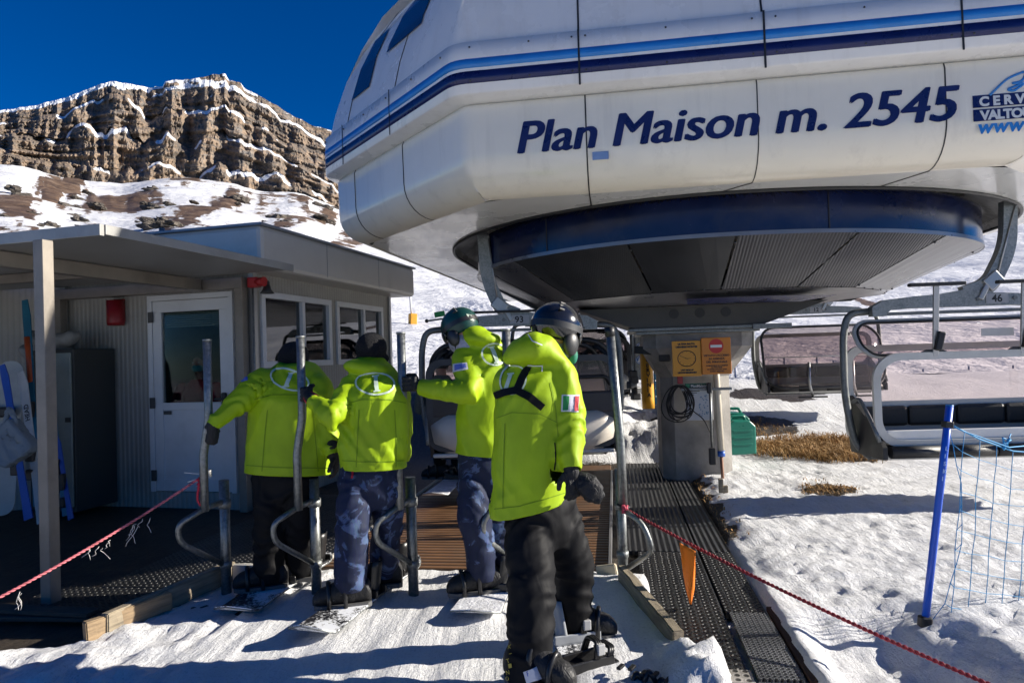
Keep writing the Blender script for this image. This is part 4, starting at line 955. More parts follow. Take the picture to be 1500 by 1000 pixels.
# rear view of chair 93 and the far one: bubble closed on the far side, black gaskets, light lower shell
for cc in (C93, ch):
    yf = lambda x, z: .62-.28*(abs(x)/.98)**3-.30*max(0, (z+.1)/.5)**2
    bb = sheet(1.97, 1.10, .30, 1.09, yf).build('bubble', BUBBLE2, cc, True)
    ed = [(x, yf(x, z)-.02, 1.09+z) for x, z in rrect(1.97, 1.10, .30, 8)]; ed.append(ed[0]); MB().tube(ed, .032, 8, False).build('bubble_rim', BLACK, bb, True)
    for sg in (-1, 1):
        MB().tube(roundpath([(sg*.98, .34, .95), (sg*.93, .2, 1.25), (sg*.75, -.05, 1.58), (sg*.45, -.08, 1.62)], .2), .03, 8).build('bubble_arm', BLACK, bb, True)
        MB().tube(roundpath([(sg*.98, .0, 1.15), (sg*.8, -.16, .80), (sg*.55, -.2, .62)], .2), .026, 8).build('side_gasket', BLACK, bb, True)
    for k in [x for x in COL.objects if x.parent == cc and x.name.startswith(('back_cushion', 'seat_cushion', 'seat_roll', 'seat_pan', 'side_cheek', 'back_shell'))]:
        k.scale.y = -1
    for k in [x for x in COL.objects if x.parent == cc and x.name.startswith('back_shell')]:
        k.data.materials.clear(); k.data.materials.append(DARKGREY)
    ys_ = [(.44, -.12, .60), (.50, -.29, .82), (.62, -.36, .93), (.78, -.36, .96), (.90, -.30, .95)]; vs = []
    for z, y, hw in ys_:
        for q in range(13): t = -1+q/6; vs.append((hw*t, y+.10*abs(t)**4, z))
    sh_ = MB(); sh_.add(vs, [(13*j+q, 13*j+q+1, 13*j+14+q, 13*j+13+q) for j in range(4) for q in range(12)], True); so_ = sh_.build('lower_shell', pm('cream_shell', (.60, .55, .48), .35, 0, .08, 3, .04, 20, .2), cc, True); q_ = so_.modifiers.new('s', 'SOLIDIFY'); q_.thickness = .02
    for sg in (-1, 1):
        el = [(sg*(.80+.19*cos(t)), .20-.42*(.5+.5*cos(t)), 1.06+.50*sin(t)) for t in [2*pi*k/40 for k in range(41)]]; MB().tube(el, .026, 8, False).build('side_rim', BLACK, cc, True)
    for k, x in enumerate((-.5, .5)):
        MB().boxm((x-.45, -.255, .87), (x+.45, -.2, 1.10), .04).build('back_pad', pm('brown_pad', (.05, .042, .04), .5), cc, True)
        MB().tube(roundpath([(x-.42, -.26, 1.16), (x-.38, -.27, 1.25), (x+.38, -.27, 1.25), (x+.42, -.26, 1.16)], .08), .02, 8).build('head_bar', BLACK, cc, True)
    MB().boxm((.24, -.268, .96), (.5, -.2655, 1.06)).build('sticker', pm('white_sticker', (.55, .53, .5), .5), cc, True)
    mb = MB(); mb.boxm((-.72, -.09, 1.955), (.46, -.03, 1.98), .006); mb.build('foot_rest', BLACK, cc, True)

# ------------------------------------------------------------------ signs, column fittings, background furniture
YEL = pm('sign_orange', (.62, .27, .02), .45, 0, .06, 4, .03, 20, .08); ORN = pm('sign_deep_orange', (.60, .20, .015), .45, 0, .06, 4, .03, 20, .08)
def Sc(u, v, z): return V((2.2, 8.3, 0)) + WL*u + WT*v + V((0, 0, z))
BX = WL; 
sg = thing('clock_sign', 'orange sign with a drawn clock face on the concrete column', 'sign', Sc(-.24, -.72, 1.22), -WA)
def sb(parent, name, mat, u0, u1, z0, z1, v=-.72, th=.03, bev=.004): return MB().boxm((u0, v-th, z0), (u1, v, z1), bev).build(name, mat, parent, True)
def slocal(o, mb, name, mat, parent=None):
    return mb.build(name, mat, parent or o, True)
# local frames: origin of sign = panel centre front
def panel(o, w_, h_, th, mat, bev=.006): return MB().boxm((-w_/2, 0, -h_/2), (w_/2, th, h_/2), bev).build('panel', mat, o, True)
q = P(1006, 525, 7.42); sg.location = q; pn = panel(sg, .305, .385, .05, YEL)
def tx(s, size, x, z, mat, parent, fit=None, bold=.002, al='CENTER', y=-.001): return text_mb(s, size, (x, y, z), (1, 0, 0), (0, 0, 1), .0015, 0, bold, 1.0, al, fit).build('lettering', mat, parent, True)
tx('ULTIMA SALITA', .026, 0, .150, BLACK, pn); tx('DERNIERE MONTEE', .026, 0, .118, BLACK, pn)
tx('LAST RIDE UP', .022, 0, -.132, BLACK, pn); tx('LETZTE BERGFAHRT', .022, 0, -.160, BLACK, pn)
mb = MB(); ring = [(.095*cos(2*pi*k/40), -.002, .0+.085*sin(2*pi*k/40)) for k in range(41)]; mb.tube(ring, .004, 6, False); clk = mb.build('clock_face', BLACK, pn, True)
mb = MB()
for k in range(12): mb.boxm((.08*cos(R(30*k))-.003, -.003, .071*sin(R(30*k))-.003), (.08*cos(R(30*k))+.003, -.0005, .071*sin(R(30*k))+.003))
mb.build('hour_marks', BLACK, clk, True)
MB().bar((.015, -.003, -.006), (-.072, -.003, .032), .003, .007, 0, V((0, 1, 0))).build('minute_hand', BLACK, clk, True); MB().bar((-.015, -.003, 0), (.045, -.003, .002), .003, .008, 0, V((0, 1, 0))).build('hour_hand', BLACK, clk, True)
s2 = thing('no_entry_sign', 'deep orange sign with a red no-entry disc beside the clock sign', 'sign', P(1049.5, 521, 7.36), -WA+R(3))
pn = panel(s2, .31, .395, .045, ORN)
dk = MB().tube([(0, -.001, .105), (0, .002, .105)], .078, 32).build('red_disc', pm('sign_red', (.5, .02, .015), .45, 0, .05, 4, 0), pn, True)
MB().boxm((-.06, -.0035, .09), (.06, -.001, .118)).build('white_bar', WHITE, dk, True)
for i, (s_, z, sz) in enumerate((("VIETATO L'ACCESSO", -.005, .030), ('IN ASSENZA', -.04, .030), ('DEL PERSONALE', -.075, .030), ("ACCES INTERDIT EN L'ABSENCE", -.110, .016), ('DU PERSONNEL', -.129, .016), ('NO ENTRY WITHOUT STAFF', -.150, .016), ('ZUTRITT VERBOTEN', -.172, .016))): tx(s_, sz, 0, z, BLACK, pn, .27 if i == 0 else None, .001)
tag(MB().box(Sc(.05, -.655, 1.05), (.55, .06, .03), WROT, .004).build('sign_bracket', GALVD), 'dark metal bracket under the two orange signs on the column', 'bracket')
inf = thing('information_board', 'white lift information board with a dark green header on the column', 'board', P(1024, 588, 7.70), -WA)
pn = panel(inf, .30, .42, .02, pm('board_white', (.5, .52, .55), .3, 0, .05, 3, 0, 10, .12))
hd = MB().boxm((-.15, -.003, .145), (.15, -.0005, .21)).build('header', pm('header_green', (.008, .07, .05), .4), pn, True)
text_mb('PlanMaison-F', .042, (-.085, -.005, .162), (1, 0, 0), (0, 0, 1), .001, 0, .001, 1, 'LEFT', .21).build('lettering', WHITE, hd, True)
MB().boxm((-.14, -.005, .155), (-.098, -.0032, .20)).build('emblem', pm('emblem_green', (.03, .3, .12), .4), hd, True)
mb = MB(); rnd = random.Random(9)
for k in range(34):
    x, z = rnd.uniform(-.0, .13), rnd.uniform(-.16, .08); mb.boxm((x-.006, -.003, z-.006), (x+.006, -.0006, z+.006))
mb.build('map_marks', pm('map_blue', (.12, .22, .35), .5), pn, True)
mb = MB()
for k in range(3): mb.boxm((-.13, -.003, .115-.02*k), (-.13+.14-.03*k, -.0006, .123-.02*k))
mb.build('text_lines', DARKGREY, pn, True)
# coil of cable
mb = MB(); rnd = random.Random(12)
for k in range(9):
    rx, rz = rnd.uniform(.10, .17), rnd.uniform(.13, .21); ox, oy = rnd.uniform(-.04, .04), rnd.uniform(-.03, .03)
    ctr = P(995, 564, 7.68)
    mb.tube([ctr+WL*(ox+rx*sin(2*pi*i/36)*(1-.25*cos(2*pi*i/36)))+WT*oy+V((0, 0, rz*cos(2*pi*i/36)-rz)) for i in range(37)], .006, 6, False)
mb.tube(roundpath([P(1002, 575, 7.64), P(1012, 600, 7.62), P(1030, 612, 7.62), P(1044, 640, 7.65)], .1), .006, 6)
tag(mb.build('cable_coil', RUBBER), 'tangled coil of black cable hanging on the concrete column', 'cable')
mb = MB(); mb.box(P(996, 556, 7.66), (.06, .05, .09), WROT, .008); tag(mb.build('cable_hook', pm('hook_red', (.3, .02, .03), .5)), 'red hook the black cable coil hangs from', 'hook')
pp = thing('white_pipe', 'leaning off-white pipe against the right side of the column', 'pipe', P(1058, 676, 7.55))
MB().tube([P(1044, 470, 7.72), P(1050, 560, 7.65), P(1056.5, 664, 7.55)], .036, 12).build('pipe', pm('cream_pipe', (.55, .5, .40), .5, 0, .12, 3, .05, 20, .3), pp)
MB().tube([P(1056.3, 660, 7.55), P(1056.8, 668, 7.55)], .04, 12).build('blue_band', pm('blue_tape', (.03, .12, .5), .4), pp)
MB().tube([P(1056.5, 664, 7.55), P(1060, 722, 7.5)], .018, 8).build('lower_rod', pm('rust_rod', (.25, .13, .08), .7, .2), pp)
lv_ = thing('conduit_lever', 'slim steel lever rod in front of the information board', 'lever', P(1044, 668, 7.5))
MB().tube([P(1040, 570, 7.55), P(1043, 655, 7.5)], .014, 8).build('rod', GALV, lv_); MB().box(P(1043.5, 668, 7.5), (.07, .07, .18), WROT, .01).build('foot', BLACK, lv_); MB().box(P(1039, 568, 7.56), (.05, .05, .12), WROT, .01).build('head', BLACK, lv_)
pg = thing('timber_pegs', 'two short wooden pegs in the melt hole beside the mat', 'pegs', P(1060, 720, 6.9))
for px, y0, y1 in ((1056, 702, 720), (1063, 712, 730)): MB().box(P(px, (y0+y1)/2, 6.9), (.045, .045, .14), WROT, .005).build('peg', WOODG, pg)
ab = thing('speaker_arm', 'black bracket box with a floodlight on the left of the column', 'bracket', P(960, 520, 7.9))
MB().bar(P(930, 512, 8.0), P(985, 516, 7.85), .10, .09, .01).build('arm', BLACK, ab); MB().box(P(973, 521, 7.85), (.13, .13, .13), WROT, .015).build('head', BLACK, ab)
MB().bar(P(972, 526, 8.1), P(978, 588, 8.1), .04, .05).build('drop_bar', pm('white_bar', (.55, .55, .54), .5), ab)
# padded pole CERVINIA
pd = thing('padded_pole', 'yellow padded pole lettered Cervinia standing in the snow bank', 'pole', P(951, 590, 9.4))
a, b = P(946, 513, 9.4), P(950, 598, 9.4); MB().tube([a.lerp(b, k/6) for k in range(7)], .084, 20).build('padding', pm('yellow_pad', (.68, .33, .012), .55, 0, .08, 5, .1, 10, .1), pd)
for i, ch_ in enumerate('CERVINIA'):
    c = a.lerp(b, .20+.085*i) + V((-.024, -.087, 0)); text_mb(ch_, .075, c, (1, 0, 0), (0, 0, 1), .003, 0, .003).build('letter', BLACK, pd)
MB().tube([a.lerp(b, -.35), a], .012, 8).build('rod', ALU, pd)
tag(MB().bar(P(935.5, 468, 11.6), P(936, 556, 11.6), .16, .16, .01).build('steel_pillar', GALVD), 'grey steel pillar of the station behind the yellow padded pole', 'pillar')
for y_, lab, c_ in ((508, 'upper round blue sign with a white figure behind the yellow padded pole', 1), (527, 'lower round blue sign half hidden behind the yellow padded pole', 0)):
    q = P(937, y_, 10.6); so = thing('round_sign', lab, 'sign', q, 0, 'round blue signs on the pillar')
    MB().tube([(0, 0, 0), (0, .006, 0)], .062, 24).build('disc', pm('sign_blue', (.01, .12, .42), .4), so, True)
    mb = MB(); mb.tube([(.05*cos(2*pi*k/24), -.002, .05*sin(2*pi*k/24)) for k in range(25)], .004, 5, False); mb.ell((0, -.002, .015), .018, .003, .018); mb.boxm((-.028, -.003, -.035), (.028, 0, -.004), .002); mb.build('pictogram', WHITE, so, True)
ld = thing('sliding_ladder', 'blue and white banded ladder rail leaning beside the yellow padded pole', 'ladder', P(961, 590, 10))
for k in range(7):
    MB().box(P(960+k*.3, 517+k*11.5, 10), (.045, .02, .10), None, .004).build('rung', (pm('ladder_blue', (.04, .25, .5), .4) if k > 2 else WHITE), ld)
MB().tube([P(957.5, 508, 10.03), P(959.5, 592, 10.03)], .012, 6).build('rail', BLACK, ld)
bs = MB(); rnd = random.Random(4)
for k in range(5): bs.box(P(929+rnd.uniform(-4, 4), 548+k*8, 10.8), (.14, .12, .12), M.Rotation(rnd.uniform(0, 1), 3, 'Z'), .02)
tag(bs.build('winch_box', BLACK), 'dark winch at the foot of the grey steel pillar', 'winch')
# jerrycans
TEAL = pm('teal_plastic', (.008, .17, .12), .35, 0, .12, 4, .05, 20)
def jerry(px, py, d, rz, lab, h=.42):
    q = P(px, py, d); j = thing('jerrycan', lab, 'jerrycan', q, rz, 'green jerrycans by the column')
    bm_ = MB(); bm_.prism([(-.17, 0), (.17, 0), (.175, h*.72), (.10, h*.88), (-.10, h*.9), (-.17, h*.8)], (0, -.10, 0), (1, 0, 0), (0, 0, 1), (0, .2, 0))
    me = remesh(bm_, .012, 6); me.transform(wm(j)); link_mesh(me, 'can', TEAL, j)
    MB().tube(roundpath([(-.12, 0, h*.86), (-.09, 0, h*.99), (.07, 0, h*.99), (.09, 0, h*.86)], .03), .018, 8).build('handle', TEAL, j, True)
    MB().tube([(-.135, 0, h*.84), (-.15, 0, h*.93)], .03, 12).build('cap', pm('cap_teal', (.01, .22, .2), .4), j, True)
    mb = MB()
    for z in (.12, .2, .28): mb.boxm((-.12, -.107, z-.012), (.12, -.097, z+.012), .004)
    mb.build('grip_ribs', TEAL, j, True)
    return j
jerry(1083, 664, 8.15, .15, 'front teal jerrycan on the dry grass beside the column', .45); jerry(1076, 652, 8.5, -.1, 'rear teal jerrycan half hidden behind the front one', .46)
# dry grass
mb = MB(); rnd = random.Random(21)
def tuft(x, y, n, h, spread):
    for k in range(n):
        px, py = x+rnd.gauss(0, spread), y+rnd.gauss(0, spread*.8); z = ground(px, py)-.02
        a = rnd.uniform(0, 2*pi); l_ = h*rnd.uniform(.5, 1.2); d = V((cos(a), sin(a), 0)); w_ = V((-d.y, d.x, 0))*rnd.uniform(.003, .006)
        p0 = V((px, py, z)); p1 = p0+d*l_*.3+V((0, 0, l_*.5)); p2 = p0+d*l_*rnd.uniform(.7, 1.1)+V((0, 0, l_*rnd.uniform(.15, .6)))
        mb.add([p0-w_, p0+w_, p1+w_*.8, p1-w_*.8, p2], [(0, 1, 2, 3), (3, 2, 4)])
for k in range(150):
    a, r_ = rnd.uniform(0, 2*pi), rnd.random()**.5; tuft(4.15+cos(a)*r_*.95, 9.2+sin(a)*r_*.9, 26, .26, .10)
for k in range(60): tuft(3.3+rnd.uniform(-.7, 1.0), 11.2+rnd.uniform(-.6, .6), 14, .12, .12)
for k in range(22): tuft(3.1+rnd.gauss(0, .14), 6.85+rnd.gauss(0, .12), 14, .10, .05)
for k in range(30): tuft(L(.88, 5.6+k*.13).x, L(.88, 5.6+k*.13).y, 8, .08, .05)
o = mb.build('dry_grass', pm('straw', (.36, .21, .075), .8, 0, .5, 9, 0)); tag(o, 'dry straw coloured grass beside the column and jerrycans', 'grass', kind='stuff')
# blue pole and net
bpole = thing('net_pole', 'bright blue leaning net pole in the snow on the right', 'pole', P(1354, 915, 3.6))
top, ft = P(1391, 594, 3.6), P(1354, 918, 3.6); MB().tube([ft, ft.lerp(top, .3), ft.lerp(top, .7), top], .0185, 14).build('pole', pm('pole_blue', (.012, .09, .55), .35, 0, .08, 5, .04, 20), bpole)
MB().tube([top-(top-ft)*.004, top+(top-ft)*.004], .0185, 14).build('cap', pm('cap_light_blue', (.03, .3, .7), .4), bpole)
MB().box(ft.lerp(top, .02), (.06, .05, .07), M.Rotation(.1, 3, 'Y'), .01).build('foot_clip', BLACK, bpole); MB().box(ft.lerp(top, .915), (.045, .045, .035), M.Rotation(.1, 3, 'Y'), .006).build('clip', BLACK, bpole)
dn = (top-ft).normalized()
for i, c_ in enumerate('LISKI'):
    c = ft.lerp(top, .80-.034*i) + V((-.010, -.0195, 0)); text_mb(c_, .030, c, (dn.z, 0, -dn.x), (dn.x, 0, dn.z), .001, 0, .001).build('letter', pm('letter_pale', (.35, .5, .8), .4), bpole)
NET = pm('net_cord', (.03, .28, .55), .6, 0, .1, 6, 0); mb = MB()
def npt(i, j):                      # i across, j down
    x = interp([(0, 1388), (1, 1412), (2, 1436), (3, 1460), (4, 1484), (5, 1508), (6, 1534), (7, 1560)], i)
    y0 = interp([(0, 622), (2, 645), (4, 662), (5, 664), (7, 640)], i); y1 = interp([(0, 912), (1, 918), (4, 925), (7, 935)], i)
    if i == 0: x = interp([(0, 1388), (3, 1408), (6, 1410), (9, 1384), (10, 1362)], j)
    xs_ = x - (1.9*j if i else 0) + 3*N.noise(V((i*.7, j*.6, 3))); p = P(xs_, y0+(y1-y0)*j/10+4*N.noise(V((i, j*.8, 9))), 3.6+.03*i+.03*N.noise(V((i*.5, j*.5, 1)))); return p
for i in range(8): mb.tube([npt(i, j) for j in range(11)], .0022, 5)
for j in range(1, 10): mb.tube([npt(i, j) for i in range(8)], .0018, 5)
net = thing('safety_net', 'light blue safety net hanging from the blue pole', 'net', P(1388, 622, 3.6)); mb.build('mesh', NET, net)
for path, r_ in (([npt(i, 0)+V((0, 0, .006)) for i in range(8)], .0042), ([P(1388, 618, 3.59), P(1412, 632, 3.6), P(1436, 640, 3.6), P(1478, 655, 3.7), P(1530, 650, 3.8)], .0035), ([npt(i, 10) for i in range(8)], .0045)): MB().tube(path, r_, 6).build('border_cord', NET, net)
mb = MB(); rnd = random.Random(1)
for k in range(7): mb.tube(roundpath([P(1475, 652, 3.7), P(1475+rnd.uniform(-9, 9), 652+rnd.uniform(-12, 9), 3.69), P(1475+rnd.uniform(-7, 7), 650+rnd.uniform(-16, 10), 3.7)], .01), .0035, 5)
mb.build('knot', NET, net)
# ropes
def sag(a, b, n, s): return [a.lerp(b, k/n)-V((0, 0, s*4*(k/n)*(1-k/n))) for k in range(n+1)]
def twist(pts, r, pitch=.05, strands=2):
    mbs = [MB() for _ in range(strands)]; fine = []
    for a, b in zip(pts, pts[1:]):
        k = max(1, int((b-a).length/(pitch/6))); fine += [a.lerp(b, i/k) for i in range(k)]
    fine.append(pts[-1]); s_ = 0
    for q in range(strands):
        path = []; s_ = 0
        for i, p in enumerate(fine):
            if i: s_ += (p-fine[i-1]).length
            d = (fine[min(i+1, len(fine)-1)]-fine[max(0, i-1)]).normalized(); x = d.orthogonal().normalized(); y = d.cross(x); t = 2*pi*(s_/pitch+q/strands); path.append(p+(x*cos(t)+y*sin(t))*r*.62)
        mbs[q].tube(path, r*.62, 6)
    return mbs
PINK = pm('pink_rope', (.60, .16, .18), .7, 0, .45, 18, .3, 120); REDR = pm('dark_red_rope', (.27, .016, .028), .7, 0, .3, 30, .3, 150); WCORD = pm('white_cord', (.65, .63, .6), .7)
rp = thing('barrier_rope', 'frayed pink and red rope tied to the left gate and running out of frame', 'rope', P(299, 697, 4.3))
a, b = P(-60, 905, 3.45), P(298, 696, 4.36); pts = sag(a, b, 24, .03)
merge(*twist(pts, .0075, .05)).build('rope', PINK, rp)
mb = MB(); rnd = random.Random(8)
for k in range(10): mb.tube([P(296+rnd.uniform(-3, 4), 700+rnd.uniform(-6, 10), 4.33), P(293+rnd.uniform(-5, 5), 706+rnd.uniform(-8, 8), 4.32), P(300+rnd.uniform(-3, 3), 698+rnd.uniform(-6, 12), 4.34)], .008, 6)
mb.tube(roundpath([P(293, 702, 4.32), P(290, 720, 4.31), P(289, 732, 4.31), P(294, 740, 4.31)], .03), .008, 6); mb.build('knot', pm('red_knot', (.45, .02, .04), .7), rp)
mb = MB()
for k in range(7): c = P(302.5, 688+k*1.6, 4.36); mb.tube([c+V((.031*cos(t), .031*sin(t), .004*sin(t*2+k))) for t in [2*pi*i/16 for i in range(17)]], .0028, 5, False)
mb.tube([P(298, 694, 4.33), P(270, 692, 4.33)], .0028, 5); mb.tube([P(298, 697, 4.33), P(275, 706, 4.33)], .0028, 5); mb.build('white_lashing', WCORD, rp)
mb = MB()
for px, py, n, l_ in ((198, 768, 4, 34), (140, 800, 4, 20), (212, 760, 2, 22), (22, 866, 3, 26), (155, 793, 2, 14)):
    dd = 3.6+ .0021*px; mb = MB()
    for k in range(n):
        x, y = px+rnd.uniform(-12, 12), py-.58*0+rnd.uniform(-3, 3); pp_ = [P(x, y, dd)]
        for i in range(4): x += rnd.uniform(-7, 6); y += rnd.uniform(1, l_/3); pp_.append(P(x, y, dd+rnd.uniform(-.02, .02)))
        mb.tube(roundpath(pp_, .02, 3), .0014, 4)
    mb.build('frayed_fibres', WCORD, rp)
r2 = thing('barrier_rope', 'dark red rope tied to the rightmost gate post and sagging across the snow', 'rope', P(916, 745, 4.38))
a, b = P(918, 746, 4.38), P(1520, 1032, 2.72); pts = sag(a, b, 30, .035)
merge(*twist(pts, .0085, .05)).build('rope', REDR, r2)
mb = MB()
for k in range(12): mb.tube([P(913+rnd.uniform(-3, 6), 745+rnd.uniform(-6, 6), 4.38+rnd.uniform(-.03, .0)) for _ in range(3)], .007, 6)
mb.build('knot', pm('pink_knot', (.5, .06, .1), .7), r2)
tag(MB().tube([P(904, 738, 4.4), P(916, 745, 4.36), P(922, 742, 4.4)], .008, 6).build('black_strap', BLACK), 'black strap holding the dark red rope to the rightmost gate post', 'strap')
# flag hangs from the rope
def rope_at(px):
    best = min(pts, key=lambda p: 0); return None
fl0, fl1 = P(995, 795, 4.02), P(1019, 808, 3.95)
mb = MB(); n_ = 14; vs = []
for i in range(n_+1):
    t = i/n_; l_ = interp([(0, 995), (.5, 1001), (.8, 1006), (1, 1011)], t); r_ = interp([(0, 1019), (.35, 1018), (.7, 1017), (1, 1013)], t); y0 = interp([(0, 794), (1, 884)], t); y1 = interp([(0, 807), (.8, 868), (1, 885)], t)
    for k in range(7):
        q = k/6; vs.append(P(l_+(r_-l_)*q, y0+(y1-y0)*q, 4.0-.05*q+.02*sin(q*5+t*3)))
mb.add(vs, [(i*7+k, i*7+k+1, i*7+8+k, i*7+7+k) for i in range(n_) for k in range(6)], True)
fo = mb.build('warning_flag', pm('orange_cloth', (.85, .20, .008), .75, 0, .08, 8, .1, 90)); sol = fo.modifiers.new('s', 'SOLIDIFY'); sol.thickness = .003; tag(fo, 'orange pennant hanging from the dark red rope', 'flag')
# poles and lances out on the slope
def simple_pole(name, label, cat, px, y0, y1, d, r, m, group=None):
    o = MB().tube([P(px, y1, d), P(px-(y1-y0)*.03, y0, d)], r, 8).build(name, m); return tag(o, label, cat, group)
BAM = pm('blue_fence_pole', (.05, .08, .2), .5)
for px, y0, y1, lab in ((1063, 545, 583, 'short blue fence pole just right of the orange signs'), (1078, 525, 577, 'tall blue fence pole right of the orange signs'), (1150, 524, 566, 'blue fence pole seen through the left half of chair 12'), (1198, 523, 566, 'blue fence pole seen through the middle of chair 12'), (1222, 528, 568, 'shorter blue fence pole seen through the right half of chair 12'),
        (1354, 540, 596, 'blue fence pole seen through chair 46, left of the net pole'), (1421, 536, 596, 'blue fence pole seen through chair 46, above the net'), (1486, 535, 596, 'blue fence pole seen at the right edge of chair 46')):
    simple_pole('fence_pole', lab, 'pole', px, y0, y1, 15.5, .022, BAM, 'fence poles along the snow bank')
sgun = thing('snow_lance', 'white snow lance with a yellow padded base on the slope behind the hut', 'snow lance', P(605, 484, 34))
MB().tube([P(603, 462, 34), P(597, 396, 34)], .05, 8).build('mast', pm('lance_white', (.6, .6, .6), .4), sgun); MB().box(P(604.5, 471, 34), (.36, .36, .8), M.Rotation(.05, 3, 'Y') @ M.Rotation(.5, 3, 'Z'), .04).build('padding', pm('lance_yellow', (.65, .3, .015), .6), sgun); MB().box(P(607, 484, 34), (.5, .4, .06), None, .02).build('foot', DARKGREY, sgun)
lt = thing('lift_tower', 'small distant lift tower on the slope above chair 46', 'tower', P(1420, 432, 60)); S_ = GALVD
MB().tube([P(1421, 436, 60), P(1420, 405, 60)], .22, 10).build('mast', S_, lt); MB().bar(P(1407, 409, 60), P(1437, 408, 60), .3, .22).build('crossarm', S_, lt)
for px in (1409, 1432): MB().bar(P(px-3.5, 414, 60.5), P(px+3.5, 413, 59.5), .25, .3).build('sheave_train', BLACK, lt)
MB().tube([P(1420, 405, 60), P(1420, 401, 60)], .06, 6).build('mast_tip', S_, lt)
for i, (px, y) in enumerate(((1289, 416), (1304, 414), (1367, 421), (1389, 419), (1282, 425), (1323, 412), (1390, 411))):
    o = simple_pole('slope_marker', 'dark marker pole on the groomed slope above chair 46', 'marker', px, y-5, y+5, 120, .12, BLACK, 'marker poles on the slope')
mk = MB(); mk.tube([P(650, 470, 26), P(650, 464, 26)], .03, 6)
gd = thing('green_panel', 'small green control panel on the arm left of chair 93', 'panel', P(642, 455, 7.4)); MB().box(P(644, 460, 7.3), (.11, .05, .055), M.Rotation(-.15, 3, 'Y'), .006).build('box', pm('panel_green', (.01, .2, .04), .4), gd); MB().tube([P(626, 470, 7.3), P(640, 468, 7.3), P(655, 466, 7.3)], .01, 6).build('arm', GALVD, gd); MB().ell(P(625, 470, 7.3), .02, .02, .02).build('knob', BLACK, gd)
# things stored in the dark bay
def ski(px0, y0, px1, y1, d0, d1, w_, m, lab, letters=None, nm='ski', grp='skis and poles leaning in the dark bay'):
    a, b = P(px1, y1, d1), P(px0, y0, d0); o = thing(nm, lab, nm.replace('_', ' '), a, 0, grp); d = (b-a); n_ = 12; vs = []
    x = d.normalized().cross(V((0, 1, 0))).normalized(); yv = x.cross(d.normalized())
    for i in range(n_+1):
        t = i/n_; wd = w_*(.85+.3*(2*t-1)**2)*(1 if t < .95 else .65); p = a+d*t - yv*(.05*max(0, t-.9)*10)*.3
        vs += [p-x*wd/2-yv*.006, p+x*wd/2-yv*.006, p+x*wd/2+yv*.006, p-x*wd/2+yv*.006]
    mb = MB(); mb.add(vs, [(4*i+k, 4*i+(k+1) % 4, 4*i+4+(k+1) % 4, 4*i+4+k) for i in range(n_) for k in range(4)]+[(0, 1, 2, 3), (4*n_, 4*n_+1, 4*n_+2, 4*n_+3)]); mb.build('board', m, o)
    if letters:
        u = d.normalized(); 
        if yv.y > 0: yv2 = -yv
        else: yv2 = yv
        text_mb(letters, w_*.75, a+d*.66+yv2*.009-x*w_*.28, u, yv2.cross(u), .001, 0, .001).build('lettering', BLACK, o)
    mb = MB(); c = a+d*.45-V((0, .03, 0)); mb.box(c, (w_*.9, .06, .16), None, .01); mb.box(c+V((0, 0, -.2)), (w_*.9, .05, .1), None, .01); mb.build('binding', BLACK, o)
    return o
BLU = pm('ski_blue', (.01, .06, .33), .4); TEA = pm('ski_teal', (.01, .12, .2), .4)
ski(32, 545, 62, 765, 6.6, 6.2, .085, pm('ski_white', (.5, .5, .48), .4), 'white ski with black letters leaning left of the canopy post', 'HEAD')
ski(5, 535, 42, 760, 6.5, 6.1, .07, BLU, 'dark blue ski leaning behind the pale bag')
ski(38, 440, 56, 740, 7.2, 6.7, .08, TEA, 'tall teal ski leaning on the store wall behind the canopy post')
ski(84, 640, 104, 760, 6.9, 6.6, .05, BLU, 'short blue ski leaning just right of the canopy post'); ski(78, 600, 96, 755, 7.0, 6.7, .05, TEA, 'slim teal ski leaning just right of the canopy post')
tag(MB().tube([P(40, 494, 7.1), P(46, 560, 7.0)], .03, 10).build('orange_pole', pm('dull_orange', (.4, .07, .02), .5)), 'short orange pole leaning on the store wall left of the canopy post', 'pole')
sb_ = MB(); sb_.tube([P(10, 600, 6.9), P(10, 590, 6.9)], .01, 4)
bd = thing('stored_snowboard', 'pale snowboard standing behind the blue ski at the far left', 'snowboard', P(8, 740, 6.7)); a_, x_ = P(8, 640, 6.75), V((1, 0, 0)); mb = MB(); mb.prism([(p[0], p[1]) for p in rrect(.26, 1.5, .12)], a_, (1, .05, 0), (0, .12, 1), (0, .012, 0)); mb.build('deck', pm('pale_deck', (.35, .36, .34), .4), bd); MB().box(a_+V((0, -.05, .25)), (.24, .08, .1), None, .02).build('binding', BLACK, bd)
bg_ = MB(); q_ = [P(-6, 632, 5.9), P(20, 614, 5.9), P(52, 654, 5.88), P(46, 662, 5.86), P(14, 682, 5.84), P(-4, 672, 5.86)]; cc_ = sum(q_, V())/6
n_ = len(q_); bg_.add([p+V((0, -.06, 0)) for p in q_]+[p+V((0, .06, 0)) for p in q_], [list(range(n_))[::-1], list(range(n_, 2*n_))]+[(k, (k+1) % n_, n_+(k+1) % n_, n_+k) for k in range(n_)])
bg_.tube(roundpath([P(4, 628, 5.86), P(14, 596, 5.9), P(24, 618, 5.88)], .04), .012, 8)
bm2 = remesh(bg_, .010, 4)
for q in bm2.vertices: q.co += q.normal*(.02*(1-2.2*abs(N.noise(V((q.co.x*9+q.co.z*7, q.co.y*4, q.co.z*3)))))+.01*N.noise(q.co*9))
tag(link_mesh(bm2, 'shoulder_bag', pm('grey_bag', (.17, .2, .22), .7, 0, .15, 6, .2, 40)), 'grey blue fabric bag hanging among the skis at the far left', 'bag')
